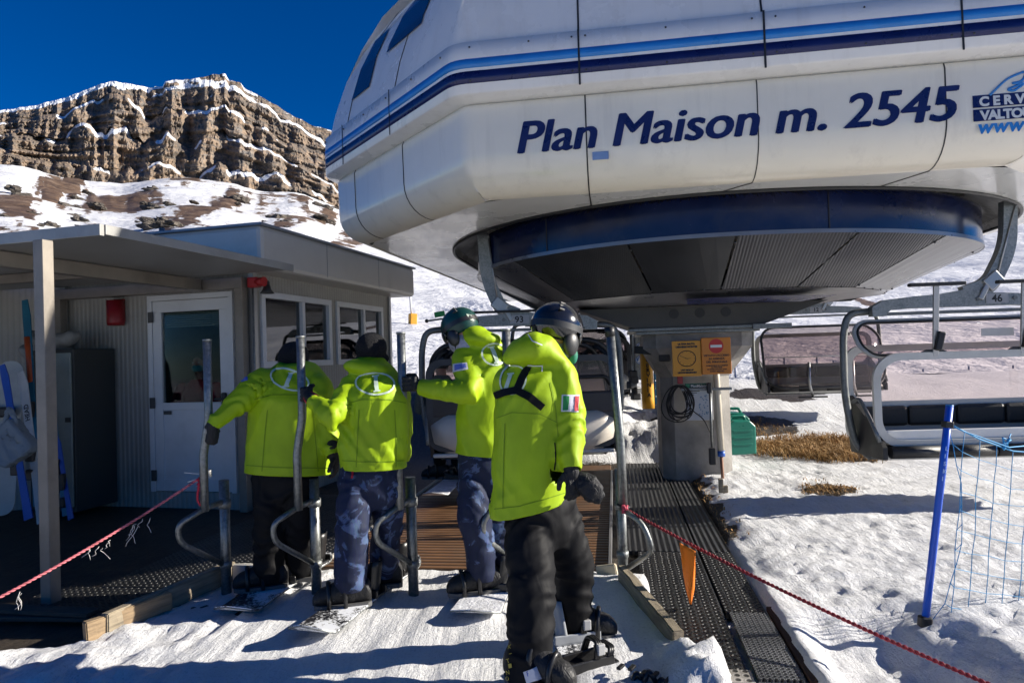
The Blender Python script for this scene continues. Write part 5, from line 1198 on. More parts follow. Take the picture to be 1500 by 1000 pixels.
tag(MB().tube([P(118, 777, 6.8), P(118, 776, 6.8)], .2, 20).build('floor_disc', DARKGREY), 'dark round disc lying on the shaded floor before the hut door', 'disc')

# ------------------------------------------------------------------ people
def cloth(name, col, tone_var=.12, rough=.62, bs=14, bump=.5, sheen=.0):
    m, ns, ls, b = base(name); co = nnode(ns, ls, 'ShaderNodeTexCoord').outputs['Object']
    n1 = noise_n(ns, ls, co, 4, 5, .6)  # noise that varies the fabric tone at random
    ls.new(ramp(ns, ls, n1.outputs[0], [(.3, tuple(x*(1-tone_var) for x in col)), (.7, tuple(min(1, x*(1+tone_var)) for x in col))]).outputs[0], b.inputs['Base Color'])
    b.inputs['Roughness'].default_value = rough; b.inputs['Sheen Weight'].default_value = sheen; b.inputs['Specular IOR Level'].default_value = .3
    mp = nnode(ns, ls, 'ShaderNodeMapping', {'Vector': co, 'Scale': (1, 1, .55), 'Rotation': (0, R(20), 0)}).outputs[0]
    n2 = noise_n(ns, ls, mp, bs, 3, .5, .6); r2 = ramp(ns, ls, n2.outputs[0], [(.35, 0.0), (.5, 1.0), (.65, 0.0)]).outputs[0]
    n3 = noise_n(ns, ls, co, 260, 2, .5)
    b1 = nnode(ns, ls, 'ShaderNodeBump', {'Strength': bump, 'Distance': .008, 'Height': r2}); b2 = nnode(ns, ls, 'ShaderNodeBump', {'Strength': .12, 'Distance': .001, 'Height': n3.outputs[0], 'Normal': b1.outputs[0]})
    ls.new(b2.outputs[0], b.inputs['Normal']); return m
LIME = cloth('lime_shell_fabric', (.31, .46, .005), .14, .55, 9, .12)
BLKP = cloth('black_trouser_fabric', (.0085, .0085, .0095), .2, .62, 7, .12); BLKG = cloth('black_glove_fabric', (.016, .016, .018), .2, .6, 40, .5)
RED_ = cloth('red_fabric', (.35, .01, .03)); GREYJ = cloth('grey_green_jacket', (.10, .12, .11)); BLKP.node_tree.nodes['Principled BSDF'].inputs['Specular IOR Level'].default_value = .12; KNIT = cloth('black_knit', (.012, .012, .014), .3, .9, 90, .8)
def denim():
    m = cloth('printed_denim', (.010, .016, .046), .15, .7, 8, .15); ns, ls = m.node_tree.nodes, m.node_tree.links; b = ns['Principled BSDF']
    co = nnode(ns, ls, 'ShaderNodeTexCoord').outputs['Object']; n = noise_n(ns, ls, co, 7, 5, .6, 1.2)
    f = ramp(ns, ls, n.outputs[0], [(.55, 0.0), (.60, 1.0)]).outputs[0]
    mp = nnode(ns, ls, 'ShaderNodeMapping', {'Vector': co, 'Scale': (200, 200, 12)}).outputs[0]; n4 = noise_n(ns, ls, mp, 1, 2)
    src = b.inputs['Base Color'].links[0].from_socket
    c = mix(ns, ls, f, src, (.065, .10, .20)); c = mix(ns, ls, .45, c, n4.outputs[1], 'OVERLAY'); ls.new(c, b.inputs['Base Color']); return m
DENIM = denim()
SKIN = pm('skin', (.45, .25, .18), .5, 0, .08, 8, .05, 60); BOOT = cloth('boot_black', (.02, .02, .021), .3, .5, 30, .3); SOLE = pm('boot_sole', (.10, .10, .10), .7); BIND = pm('binding_black', (.013, .013, .014), .35, 0, .3, 8, .1, 60)
WPATCH = pm('white_patch', (.62, .62, .66), .6, 0, .08, 8, .05); BPATCH = pm('blue_patch', (.10, .14, .45), .6, 0, .1, 30, 0); LOGOW = pm('logo_print', (.55, .66, .52), .5, 0, .06, 8, .02)

def ridge(p): return 1-2*abs(N.noise(p))
def seg_param(p, pts):
    best = (9e9, 0, 0); s0 = 0
    for a, b in zip(pts, pts[1:]):
        d = b-a; L_ = d.length; t = max(0, min(1, (p-a).dot(d)/(L_*L_))); q = (p-(a+d*t)).length
        if q < best[0]: best = (q, s0+t*L_, 0)
        s0 += L_
    return best
def fold(x, k=2.2):                     # sharp crests, flat valleys
    return max(0, 1-k*abs(x))
def wrinkle(me, seed, amp=.009, arms=(), armr=.10, sc=4.2, armamp=.008):
    S0 = V((seed*3.1, seed*1.7, seed*.9)); nz = N.noise
    for q in me.vertices:
        p = q.co
        w1 = nz(p*2.6+S0)*.16
        a = p.x*.85+p.z*.53+w1; b_ = -p.x*.53+p.z*.85+w1*.6; a2 = p.x*.8-p.z*.6-w1
        m1 = max(0, .35+nz(p*2.0+S0*3)*1.4)
        d = amp*1.5*fold(nz(V((a*sc*1.9, p.y*3, b_*sc*.45))+S0))*m1
        d += amp*1.1*fold(nz(V((a2*sc*2.3, p.y*3, b_*sc*.6))+S0*2))*max(0, .3-nz(p*2.4+S0)*1.3)
        d += amp*.5*nz(p*sc*1.2+S0) - amp*.5
        for ar in arms:
            dist, s, _ = seg_param(p, ar)
            if dist < armr:
                k = min(1, (1-dist/armr)*6) if dist > armr*.8 else 1
                d += armamp*k*(1.9*fold(nz(V((s*10+1.8*nz(p*5+S0), p.x*3.5, p.z*2+seed))), 1.9)-.7)
        q.co = p + q.normal*d
    me.update()
def cut(me, co, no, centre=None, rad=None):            # remove what lies beyond a plane (hems, cuffs)
    bm = bmesh.new(); bm.from_mesh(me); co, no = V(co), V(no)
    if centre is None: geom = bm.verts[:]+bm.edges[:]+bm.faces[:]
    else:
        c = V(centre); vs_ = {v for v in bm.verts if (v.co-c).length < rad}
        fs_ = [f for f in bm.faces if all(v in vs_ for v in f.verts)]; es_ = {e for f in fs_ for e in f.edges}; geom = list({v for f in fs_ for v in f.verts})+list(es_)+fs_
    bmesh.ops.bisect_plane(bm, geom=geom, plane_co=co, plane_no=no, clear_outer=True)
    bm.to_mesh(me); bm.free(); me.update()
def bvh_of(o):
    T = wm(o); return BVHTree.FromPolygons([T @ v.co for v in o.data.vertices], [list(p.vertices) for p in o.data.polygons])
CAMC = V((0, 0, CH))
def cast(b, px, py):
    r = ray(px, py).normalized(); h = b.ray_cast(CAMC, r); return h[0], (h[1] if h[1] is None or h[1].dot(r) < 0 else -h[1])
def strip_on(b, path, wpx, lift=.004, n=24):
    path = [V((x, y, 0)) for x, y in path]; fine = []
    for a, c in zip(path, path[1:]):
        k = max(2, int((c-a).length/2.0)); fine += [a.lerp(c, i/k) for i in range(k)]
    fine.append(path[-1]); mb = MB(); rows = []
    for i, p in enumerate(fine):
        d = (fine[min(i+1, len(fine)-1)]-fine[max(i-1, 0)]).normalized(); nn = V((-d.y, d.x, 0)); row = []
        for k in (-1, 0, 1):
            h, nr = cast(b, p.x+nn.x*wpx/2*k, p.y+nn.y*wpx/2*k)
            row.append(None if h is None else h+nr*lift)
        rows.append(row if all(x is not None for x in row) else None)
    for r0, r1 in zip(rows, rows[1:]):
        if r0 and r1 and (r0[1]-r1[1]).length < .06: mb.add(r0+r1, [(0, 1, 4, 3), (1, 2, 5, 4)], True)
    return mb
def patch_on(b, c00, c10, c11, c01, lift=.004, n=6):
    mb = MB(); vs = []; ok = True
    for j in range(n+1):
        for i in range(n+1):
            u, v = i/n, j/n; x = (c00[0]*(1-u)+c10[0]*u)*(1-v)+(c01[0]*(1-u)+c11[0]*u)*v; y = (c00[1]*(1-u)+c10[1]*u)*(1-v)+(c01[1]*(1-u)+c11[1]*u)*v
            h, nr = cast(b, x, y); vs.append(None if h is None else h+nr*lift)
    for j in range(n):
        for i in range(n):
            q = [vs[j*(n+1)+i], vs[j*(n+1)+i+1], vs[(j+1)*(n+1)+i+1], vs[(j+1)*(n+1)+i]]
            if all(x is not None for x in q): mb.add(q, [(0, 1, 2, 3)], True)
    return mb
def add_part(mb, name, mat, parent):
    if mb.v: return mb.build(name, mat, parent)
def text_on(b, s, c0, c1, h_px, mat, name, parent, lift=.008, bold=.0):
    a, n1 = cast(b, *c0); e, n2 = cast(b, *c1)
    if a is None or e is None: return
    ax = e-a; nr = (n1+n2).normalized(); ay = nr.cross(ax).normalized(); hgt = h_px*a.y/F
    return text_mb(s, hgt, a+nr*lift, ax, ay, .001, 0, bold, 1.0, 'LEFT', ax.length).build(name, mat, parent)
def torso_secs(rows):
    out = []
    for xl, xr, y, d, hd in rows:
        a, c = P(xl, y, d), P(xr, y, d); out.append(((a+c)/2, (c-a)/2, V((0, hd, 0))))
    return out
def limb(mb, pts, rr, n=16):
    fine, fr_ = [], []
    for i in range(len(pts)-1):
        for k in range(5): t = k/5; fine.append(pts[i].lerp(pts[i+1], t)); fr_.append(rr[i]+(rr[i+1]-rr[i])*t)
    fine.append(pts[-1]); fr_.append(rr[-1])
    mb.tube(fine, fr_, n, True, True)
def boot(parent, ankle, toe_dir, mat=None, L_=.30):
    td = V((toe_dir[0], toe_dir[1], 0)).normalized(); sd_ = V((-td.y, td.x, 0)); g = V((ankle.x, ankle.y, ankle.z))
    mb = MB(); base_ = g-V((0, 0, .0))
    secs = []
    for t, w_, h in ((-.12, .04, .10), (-.10, .056, .14), (0, .062, .16), (.07, .062, .145), (.13, .062, .115), (.18, .056, .10), (.21, .04, .075), (.225, .02, .05)):
        secs.append((g+td*t+V((0, 0, h/2-.105)), sd_*w_, V((0, 0, h/2))))
    mb.loft(secs, 16); limb(mb, [g+V((0, 0, -.05)), g+td*-.01+V((0, 0, .07))], [.06, .058])
    me = remesh(mb, .008, 3); bo = link_mesh(me, 'boot', mat or BOOT, parent)
    mb = MB(); pr = [(t, w_) for t, w_ in ((-.12, .03), (-.10, .055), (0, .062), (.1, .062), (.17, .056), (.215, .025))]
    poly = [(t, w_) for t, w_ in pr]+[(t, -w_) for t, w_ in pr[::-1]]; mb.prism(poly, g+V((0, 0, -.125)), td, sd_, V((0, 0, .028))); mb.build('sole', SOLE, bo)
    mb = MB()
    for z, t in ((.03, .02), (-.01, .055), (-.035, .1)): mb.tube([g+td*t+sd_*.06*s+V((0, 0, z-.03+.0*s)) for s in (-1,)]+[g+td*(t+.01)+V((0, 0, z+.02))]+[g+td*t+sd_*.06+V((0, 0, z-.03))], .006, 5)
    mb.build('laces', DARKGREY, bo)
    for t, z_, w_ in ((.03, .045, .075), (.125, -.0, .07)):
        MB().tube(roundpath([g+td*t-sd_*w_+V((0, 0, -.11)), g+td*t-sd_*(w_-.01)+V((0, 0, z_-.02)), g+td*(t+.01)+V((0, 0, z_+.035)), g+td*t+sd_*(w_-.01)+V((0, 0, z_-.02)), g+td*t+sd_*w_+V((0, 0, -.11))], .04), .014, 6).build('boot_strap', BIND, bo)
    return bo
def grip(parent, wrist, c, axis, rp, mat, side=1):
    z = axis.normalized(); out = wrist-c; out -= z*out.dot(z); out.normalize(); y = z.cross(out)*side; mb = MB(); rf = .0125
    pc = c+out*(rp+.022)+y*.012
    mb.loft([(pc-z*.046, y*.022, out*.012), (pc-z*.03, y*.038, out*.019), (pc+z*.01, y*.04, out*.021), (pc+z*.04, y*.03, out*.016), (pc+z*.05, y*.015, out*.01)], 14)
    limb(mb, [wrist, wrist.lerp(pc, .6), pc], [.040, .034, .026])
    for i, (o_, mx) in enumerate(((.036, 175), (.012, 190), (-.012, 180), (-.035, 160))):
        th = [20+(mx-20)*k/4 for k in range(5)]; mb.tube([c+z*o_+(out*cos(R(t))+y*sin(R(t)))*(rp+.011) for t in th], [rf, rf, rf*.98, rf*.93, rf*.85], 10, True, True)
    mb.tube([pc+z*.02-y*.02]+[c+z*.052+(out*cos(R(t))-y*sin(R(t)))*(rp+.013) for t in (25, 65, 110)], [.017, .0145, .0135, .0125], 10, True, True)
    return link_mesh(remesh(mb, .0055, 2), 'glove', mat, parent)
def relaxed(parent, wrist, down, palm_n, mat):
    z = down.normalized(); n = (palm_n-z*palm_n.dot(z)).normalized(); x = z.cross(n); mb = MB()
    limb(mb, [wrist-z*.05, wrist, wrist+z*.04], [.046, .038, .034])
    mb.loft([(wrist+z*.01, x*.03, n*.02), (wrist+z*.05, x*.043, n*.021), (wrist+z*.09, x*.045, n*.019), (wrist+z*.105, x*.035, n*.013)], 14)
    for o_, l_ in ((-.034, .062), (-.012, .075), (.011, .072), (.033, .058)):
        p0 = wrist+z*.095+x*o_; d1 = (z*.95+n*.3).normalized(); d2 = (z*.7+n*.72).normalized(); d3 = (z*.25+n).normalized()
        p1 = p0+d1*l_*.45; p2 = p1+d2*l_*.33; mb.tube([p0, p1, p2, p2+d3*l_*.28], [.0128, .0122, .0115, .0105], 10, True, True)
    p0 = wrist+z*.035-x*.036; mb.tube([p0, p0-x*.028+z*.03+n*.015, p0-x*.03+z*.06+n*.03], [.016, .0145, .0125], 10, True, True)
    return link_mesh(remesh(mb, .0055, 2), 'glove', mat, parent)
def person(label, head, hdir, neck, tors, arms, legs, group='snowboarders waiting at the gates'):
    mb = MB(); hd = V(hdir).normalized(); sx = hd.cross(V((0, 0, 1))).normalized(); hz = sx.cross(hd); rot = M((sx, hd, hz)).transposed()
    mb.ell(head, .075, .095, .112, rot, 20, 14)
    mb.loft([(head+hd*.085+hz*(-.0), sx*.012, hz*.03), (head+hd*.105+hz*(-.015), sx*.013, hz*.016), (head+hd*.115-hz*.022, sx*.006, hz*.008)], 10)      # nose
    mb.ell(head+hd*.05-hz*.08, .045, .05, .035, rot)
    limb(mb, [head-hz*.06, V(neck), V(tors[0])], [.055, .06, .085]); limb(mb, [V(x) for x in tors], [.085, .085, .085, .085][:len(tors)])
    for a in arms: limb(mb, [V(x) for x in a], [.05, .042, .03][:len(a)])
    for l in legs: limb(mb, [V(x) for x in l], [.075, .055, .04][:len(l)])
    me = remesh(mb, .014, 2); me.name = 'person'
    for p in me.polygons: p.use_smooth = True
    o = bpy.data.objects.new('person', me); COL.objects.link(o); me.materials.append(SKIN); tag(o, label, 'person', group)
    return o, rot
def jacket(parent, secs, arms, armr, hood, seed, mat=None, amp=.010, vox=.013, name='jacket', extra=None, hem=None):
    mb = MB(); mb.loft(secs, 28)
    for a, r_ in zip(arms, armr): limb(mb, a, r_)
    for h in hood: mb.ell(*h)
    if extra: extra(mb)
    me = remesh(mb, vox, 5); wrinkle(me, seed, amp, arms)
    if hem:
        h0, h1 = V(hem[0]), V(hem[1]); no = V((0, 1, 0)).cross(h1-h0); no = -no if no.z > 0 else no; cut(me, h0, no)
    for a in arms:
        dr = (a[-1]-a[-2]).normalized(); cut(me, a[-1]+dr*.015, dr, a[-1]+dr*.03, .10)
    o = link_mesh(me, name, mat or LIME, parent); sd_ = o.modifiers.new('s', 'SOLIDIFY'); sd_.thickness = .006; sd_.offset = -1
    return o
def trousers(parent, hipsec, legs, radii, seed, mat, vox=.013, amp=.008):
    mb = MB(); mb.loft(hipsec, 24)
    for l, r_ in zip(legs, radii): limb(mb, l, r_)
    me = remesh(mb, vox, 3); wrinkle(me, seed, amp*.55, legs, .16, 5.0, .009)
    for l in legs: cut(me, l[-1]-V((0, 0, .05)), (0, 0, -1), l[-1]-V((0, 0, .09)), .16)
    return link_mesh(me, 'trousers', mat, parent)
SEAM = cloth('lime_seam', (.16, .27, .003), .1, .6, 9, 0)
def seams(jk, b, paths):
    for p in paths: add_part(strip_on(b, p, 1.3, .0025), 'seam', SEAM, jk)
def oval_logo(parent, b, cx_, cy_, rx, ry, tilt, bar):
    path = []
    for k in range(33):
        t = 2*pi*k/32; x, y = rx*cos(t), ry*sin(t); path.append((cx_+x*cos(tilt)-y*sin(tilt), cy_+x*sin(tilt)+y*cos(tilt)))
    add_part(strip_on(b, path, 2.6, .005), 'back_logo', LOGOW, parent); add_part(strip_on(b, bar, 5.5, .005), 'back_logo', LOGOW, parent)
    (x0, y0), (x1, y1) = bar
    for x, y in bar: add_part(strip_on(b, [(x-5, y+.6), (x+5, y-.6)], 2.2, .006), 'back_logo', LOGOW, parent)

BOARDT = None
def board_mat():
    m, ns, ls, b = base('snowboard_topsheet'); co = nnode(ns, ls, 'ShaderNodeTexCoord').outputs['Object']
    n0 = noise_n(ns, ls, co, 3.5, 4, .6); n1 = noise_n(ns, ls, co, 55, 6, .8); a = nnode(ns, ls, 'ShaderNodeMath', {0: n0.outputs[0], 1: n1.outputs[0]}, operation='ADD').outputs[0]
    f = ramp(ns, ls, a, [(.93, 0.0), (1.0, 1.0)]).outputs[0]; ls.new(mix(ns, ls, f, (.02, .02, .025), (.78, .8, .83)), b.inputs['Base Color'])
    ls.new(ramp(ns, ls, f, [(0, .3), (1, .7)]).outputs[0], b.inputs['Roughness'])
    bp = nnode(ns, ls, 'ShaderNodeBump', {'Strength': .8, 'Distance': .006, 'Height': f}); ls.new(bp.outputs[0], b.inputs['Normal']); return m
BOARDT = board_mat(); BOARDW = None
def snowboard(label, a, b, feet, ang, mat=None, wd=.28, tip=.06, bindc=None, highbacks=True, hbm=None):
    a, b = V(a), V(b); c = (a+b)/2; d = b-a; L_ = d.length; az = math.atan2(d.y, d.x)-pi/2
    o = thing('snowboard', label, 'snowboard', c, az, 'snowboards under the riders')
    mb = MB(); n_ = 36; vs = []; rows = []
    for i in range(n_+1):
        t = -1+2*i/n_; y = t*L_/2; e = max(0, abs(t)-.78)/.22; w_ = wd/2*(.86+.14*abs(t)**2)*(math.sqrt(max(0, 1-e**2.6)) if e > 0 else 1); w_ = max(w_, .002); z = .008+tip*e**1.6 + .004*(1-t*t)
        rows.append((y, w_, z))
        vs += [(-w_, y, z), (0, y, z+.001), (w_, y, z), (w_, y, z+.012), (0, y, z+.013), (-w_, y, z+.012)]
    mb.add(vs, [(6*i+k, 6*i+(k+1) % 6, 6*i+6+(k+1) % 6, 6*i+6+k) for i in range(n_) for k in range(6)])
    mb.build('deck', mat or BOARDT, o, True)
    ed = [(-w_-.001, y, z+.003) for y, w_, z in rows]+[(w_+.001, y, z+.003) for y, w_, z in rows[::-1]]; ed.append(ed[0]); MB().tube(ed, .004, 5, False).build('steel_edge', GALVD, o, True)
    for k, f in enumerate(feet):
        fw = V((0, f, .024)); rz = M.Rotation(ang[k], 3, 'Z'); m_ = (bindc or BIND) if k else BIND
        def T(p): return fw+rz @ V(p)
        mb = MB(); mb.box(T((0, 0, .008)), (.12, .27, .018), rz, .008)
        for sx in (-.055, .055): mb.box(T((sx, -.02, .03)), (.014, .25, .045), rz, .006)
        bd_ = mb.build('binding', m_, o, True)
        hb_ = MB(); K = 9; vs = []
        for j in range(6):
            z = .02+.2*j/5; r_ = .062-.006*j/5
            for q in range(K): t = pi+pi*(q/(K-1)-.0); vs.append(T((r_*cos(t), -.10-.03*j/5+r_*.75*sin(t)+.03, z)))
        hb_.add(vs, [(j*K+q, j*K+q+1, (j+1)*K+q+1, (j+1)*K+q) for j in range(5) for q in range(K-1)], True)
        if highbacks and (k or not bindc):
            h_ = hb_.build('highback', m_, bd_, True); sd_ = h_.modifiers.new('s', 'SOLIDIFY'); sd_.thickness = .008
        mb = MB()
        for yy, zz in ((.02, .12), (.09, .08)):
            for e_ in range(3): mb.tube(roundpath([T((-.058, yy-.02+.01*e_, .05)), T((-.045, yy+.01*e_, zz)), T((.045, yy+.01*e_, zz)), T((.058, yy-.02+.01*e_, .05))], .03), .009, 6)
        mb.build('strap', BIND, bd_, True); mb = MB(); mb.box(T((.06, .03, .09)), (.02, .04, .05), rz, .005); mb.build('buckle', pm('buckle_yellow', (.6, .32, .01), .4) if k == 0 and not bindc else LGREY, bd_, True)
    return o
def flat(p, z=0.0): return V((p.x, p.y, z))

# ---- first rider, far left
d = 4.52
A1 = [P(384, 560, 4.5), P(340, 597, 4.35), P(312, 622, 4.26)]; B1 = [P(466, 566, 4.54), P(479, 620, 4.5), P(489, 664, 4.42)]
lg1 = [[P(398, 690, 4.52), P(394, 768, 4.47), P(394, 838, 4.50)], [P(438, 690, 4.52), P(440, 765, 4.52), P(440, 830, 4.65)]]
hd = P(430, 527, 4.70)
p1, rt = person('snowboarder in lime jacket and plain black trousers, leftmost at the gates with a black cap', hd, (.1, 1, -.75), P(438, 548, 4.6), [P(435, 575, 4.54), P(428, 620, 4.53), P(422, 680, 4.53)], [A1, B1], lg1)
s1_ = torso_secs([(358, 486, 712, d, .145), (359, 485, 690, d, .15), (360, 485, 655, d, .15), (362, 484, 620, d, .15), (366, 486, 585, d, .15), (373, 484, 562, d+.04, .135), (388, 474, 545, d+.08, .11), (404, 462, 534, d+.13, .08), (415, 450, 528, d+.17, .06)])
jk = jacket(p1, s1_, [A1, B1], [[.088, .072, .052], [.085, .072, .058]], [(P(436, 543, 4.60), .15, .12, .05, M.Rotation(.12, 3, 'Y'))], 1, hem=(P(360, 690, d), P(484, 694, d)))
HD1 = 0
b = bvh_of(jk)
oval_logo(jk, b, 424, 556, 29, 14.5, .30, [(427, 546), (419, 566)])
add_part(patch_on(b, (353, 552), (362, 549), (363, 557), (354, 560)), 'sleeve_patch', BPATCH, jk)
trousers(p1, torso_secs([(372, 465, 680, d, .12), (370, 464, 700, d, .13), (374, 462, 725, d, .12), (385, 455, 740, d, .08)]), lg1, [[.105, .098, .092], [.105, .095, .09]], 2, BLKP)
mb = MB(); mb.ell(hd+V((0, .0, .02)), .105, .12, .105, M.Rotation(.6, 3, 'X')); link_mesh(remesh(mb, .01, 2), 'cap', KNIT, p1)
grip(p1, A1[2], P(309, 638, 4.30)+V((0, 0, 0)), V((.05, 0, .2)), .027, BLKG); relaxed(p1, B1[2], V((.1, .1, -1)), V((-1, 0, 0)), BLKG)
for l, dr in zip(lg1, ((-1, -.25), (-1, -.1))): boot(p1, flat(l[2], .155), dr)
seams(jk, b, [[(372, 585), (400, 578), (440, 578), (478, 584)], [(392, 600), (388, 640), (384, 690)], [(458, 600), (462, 640), (466, 690)], [(361, 681), (400, 684), (440, 685), (483, 685)]])
# ---- second rider
d = 4.22
A2 = [P(517, 566, 4.25), P(487, 612, 4.05), P(460, 588, 4.14)]; B2 = [P(582, 568, 4.3), P(590, 625, 4.42), P(588, 672, 4.46)]
lg2 = [[P(521, 690, 4.22), P(516, 770, 4.12), P(514, 850, 4.13)], [P(566, 690, 4.25), P(568, 765, 4.3), P(562, 832, 4.46)]]
hd = P(544, 514, 4.36)
p2, rt = person('snowboarder in lime jacket and printed blue trousers, black knit cap, red cuff on the glove', hd, (.05, 1, -.5), P(545, 540, 4.33), [P(548, 565, 4.27), P(548, 615, 4.22), P(545, 680, 4.22)], [A2, B2], lg2)
s2_ = torso_secs([(499, 592, 706, d, .135), (500, 594, 682, d, .14), (499, 597, 650, d, .15), (498, 598, 610, d, .15), (502, 598, 580, d, .15), (509, 596, 562, d+.03, .13), (518, 588, 549, d+.07, .105), (526, 578, 537, d+.11, .075), (532, 568, 530, d+.14, .05)])
jk = jacket(p2, s2_, [A2, B2], [[.08, .07, .05], [.076, .066, .055]], [(P(539, 538, 4.28), .15, .12, .056, M.Rotation(.12, 3, 'Y')), (P(542, 530, 4.32), .11, .09, .04)], 5, None, .012, hem=(P(500, 685, d), P(590, 684, d)))
b = b0_ = bvh_of(jk)
oval_logo(jk, b, 549.5, 562, 28, 16, .06, [(550, 551), (552, 573)])
add_part(patch_on(b, (475, 566), (486, 563), (484, 577), (472, 575)), 'sleeve_patch', WPATCH, jk); add_part(patch_on(b, (477, 569), (484, 567), (483, 574), (475, 573), .007), 'sleeve_patch', BPATCH, jk)
t2 = trousers(p2, torso_secs([(502, 586, 680, d, .115), (500, 586, 700, d, .125), (500, 586, 725, d, .115), (512, 578, 745, d, .07)]), lg2, [[.105, .098, .095], [.10, .092, .088]], 3, DENIM)
add_part(strip_on(bvh_of(t2), [(517, 690), (516, 700)], 3, .008), 'red_tag', RED_, t2)
mb = MB(); mb.ell(hd+V((0, 0, .02)), .100, .115, .10, M.Rotation(.35, 3, 'X')); limb(mb, [hd+V((-.08, .02, -.05)), hd+V((.08, .02, -.05))], [.03, .03]); link_mesh(remesh(mb, .01, 2), 'knit_cap', KNIT, p2)
gl = grip(p2, A2[2], P(449.5, 577, 4.275), V((0, 0, 1)), .027, BLKG, -1); limb_ = MB(); limb(limb_, [A2[2].lerp(A2[1], .12), A2[2].lerp(P(450, 578, 4.28), .5)], [.046, .043]); link_mesh(remesh(limb_, .007, 2), 'red_cuff', RED_, p2)
for l, dr in zip(lg2, ((-1, -.2), (-1, -.1))): boot(p2, flat(l[2], .155), dr)
seams(jk, b0_, [[(512, 590), (530, 585), (570, 585), (594, 590)], [(526, 600), (524, 640), (522, 684)], [(578, 600), (580, 640), (580, 684)], [(501, 674), (530, 676), (560, 676), (592, 674)]])
# ---- third rider
d = 4.28
A3 = [P(682, 528, 4.28), P(688, 576, 4.10), P(618, 568, 4.19)]; B3 = [P(742, 530, 4.3), P(752, 585, 4.4), P(748, 640, 4.45)]
lg3 = [[P(692, 668, 4.28), P(694, 755, 4.22), P(706, 836, 4.28)], [P(727, 668, 4.3), P(731, 755, 4.35), P(738, 828, 4.42)]]
hd = P(675, 482, 4.34)
p3, rt = person('snowboarder in lime jacket with dark green helmet, arm stretched left to a gate', hd, (-.75, .55, -.45), P(690, 505, 4.33), [P(705, 530, 4.3), P(706, 590, 4.28), P(706, 655, 4.28)], [A3, B3], lg3)
s3_ = torso_secs([(670, 742, 686, d, .125), (669, 743, 662, d, .13), (669, 745, 630, d, .14), (671, 748, 590, d, .145), (670, 750, 555, d, .145), (667, 750, 530, d+.01, .13), (668, 744, 513, d+.03, .11), (674, 734, 500, d+.05, .085), (680, 726, 490, d+.06, .06)])
jk = jacket(p3, s3_, [A3, B3], [[.082, .072, .048], [.078, .068, .055]], [(P(706, 496, 4.27), .125, .12, .055, M.Rotation(.12, 3, 'Y')), (P(694, 486, 4.30), .09, .09, .045)], 9, hem=(P(670, 662, d), P(742, 668, d)))
b = bvh_of(jk)
oval_logo(jk, b, 724, 518.5, 18, 16, .15, [(719, 507), (729, 531)])
add_part(patch_on(b, (664, 533), (684, 531), (686, 541), (664, 545)), 'sleeve_patch', WPATCH, jk); add_part(patch_on(b, (667, 534.5), (682, 533), (683, 539), (667, 543), .007), 'sleeve_patch', BPATCH, jk)
trousers(p3, torso_secs([(673, 742, 660, d, .11), (671, 744, 680, d, .12), (671, 744, 705, d, .11), (682, 736, 720, d, .07)]), lg3, [[.10, .098, .092], [.10, .092, .088]], 4, DENIM)
HGREEN = pm('helmet_green', (.004, .045, .038), .4, 0, .15, 6, .05, 40); HBLK = pm('helmet_black', (.010, .010, .011), .12, 0, .2, 4, .0, 20, coat=.8); HMAT = pm('helmet_matt', (.02, .02, .021), .4, 0, .15, 5, .03)
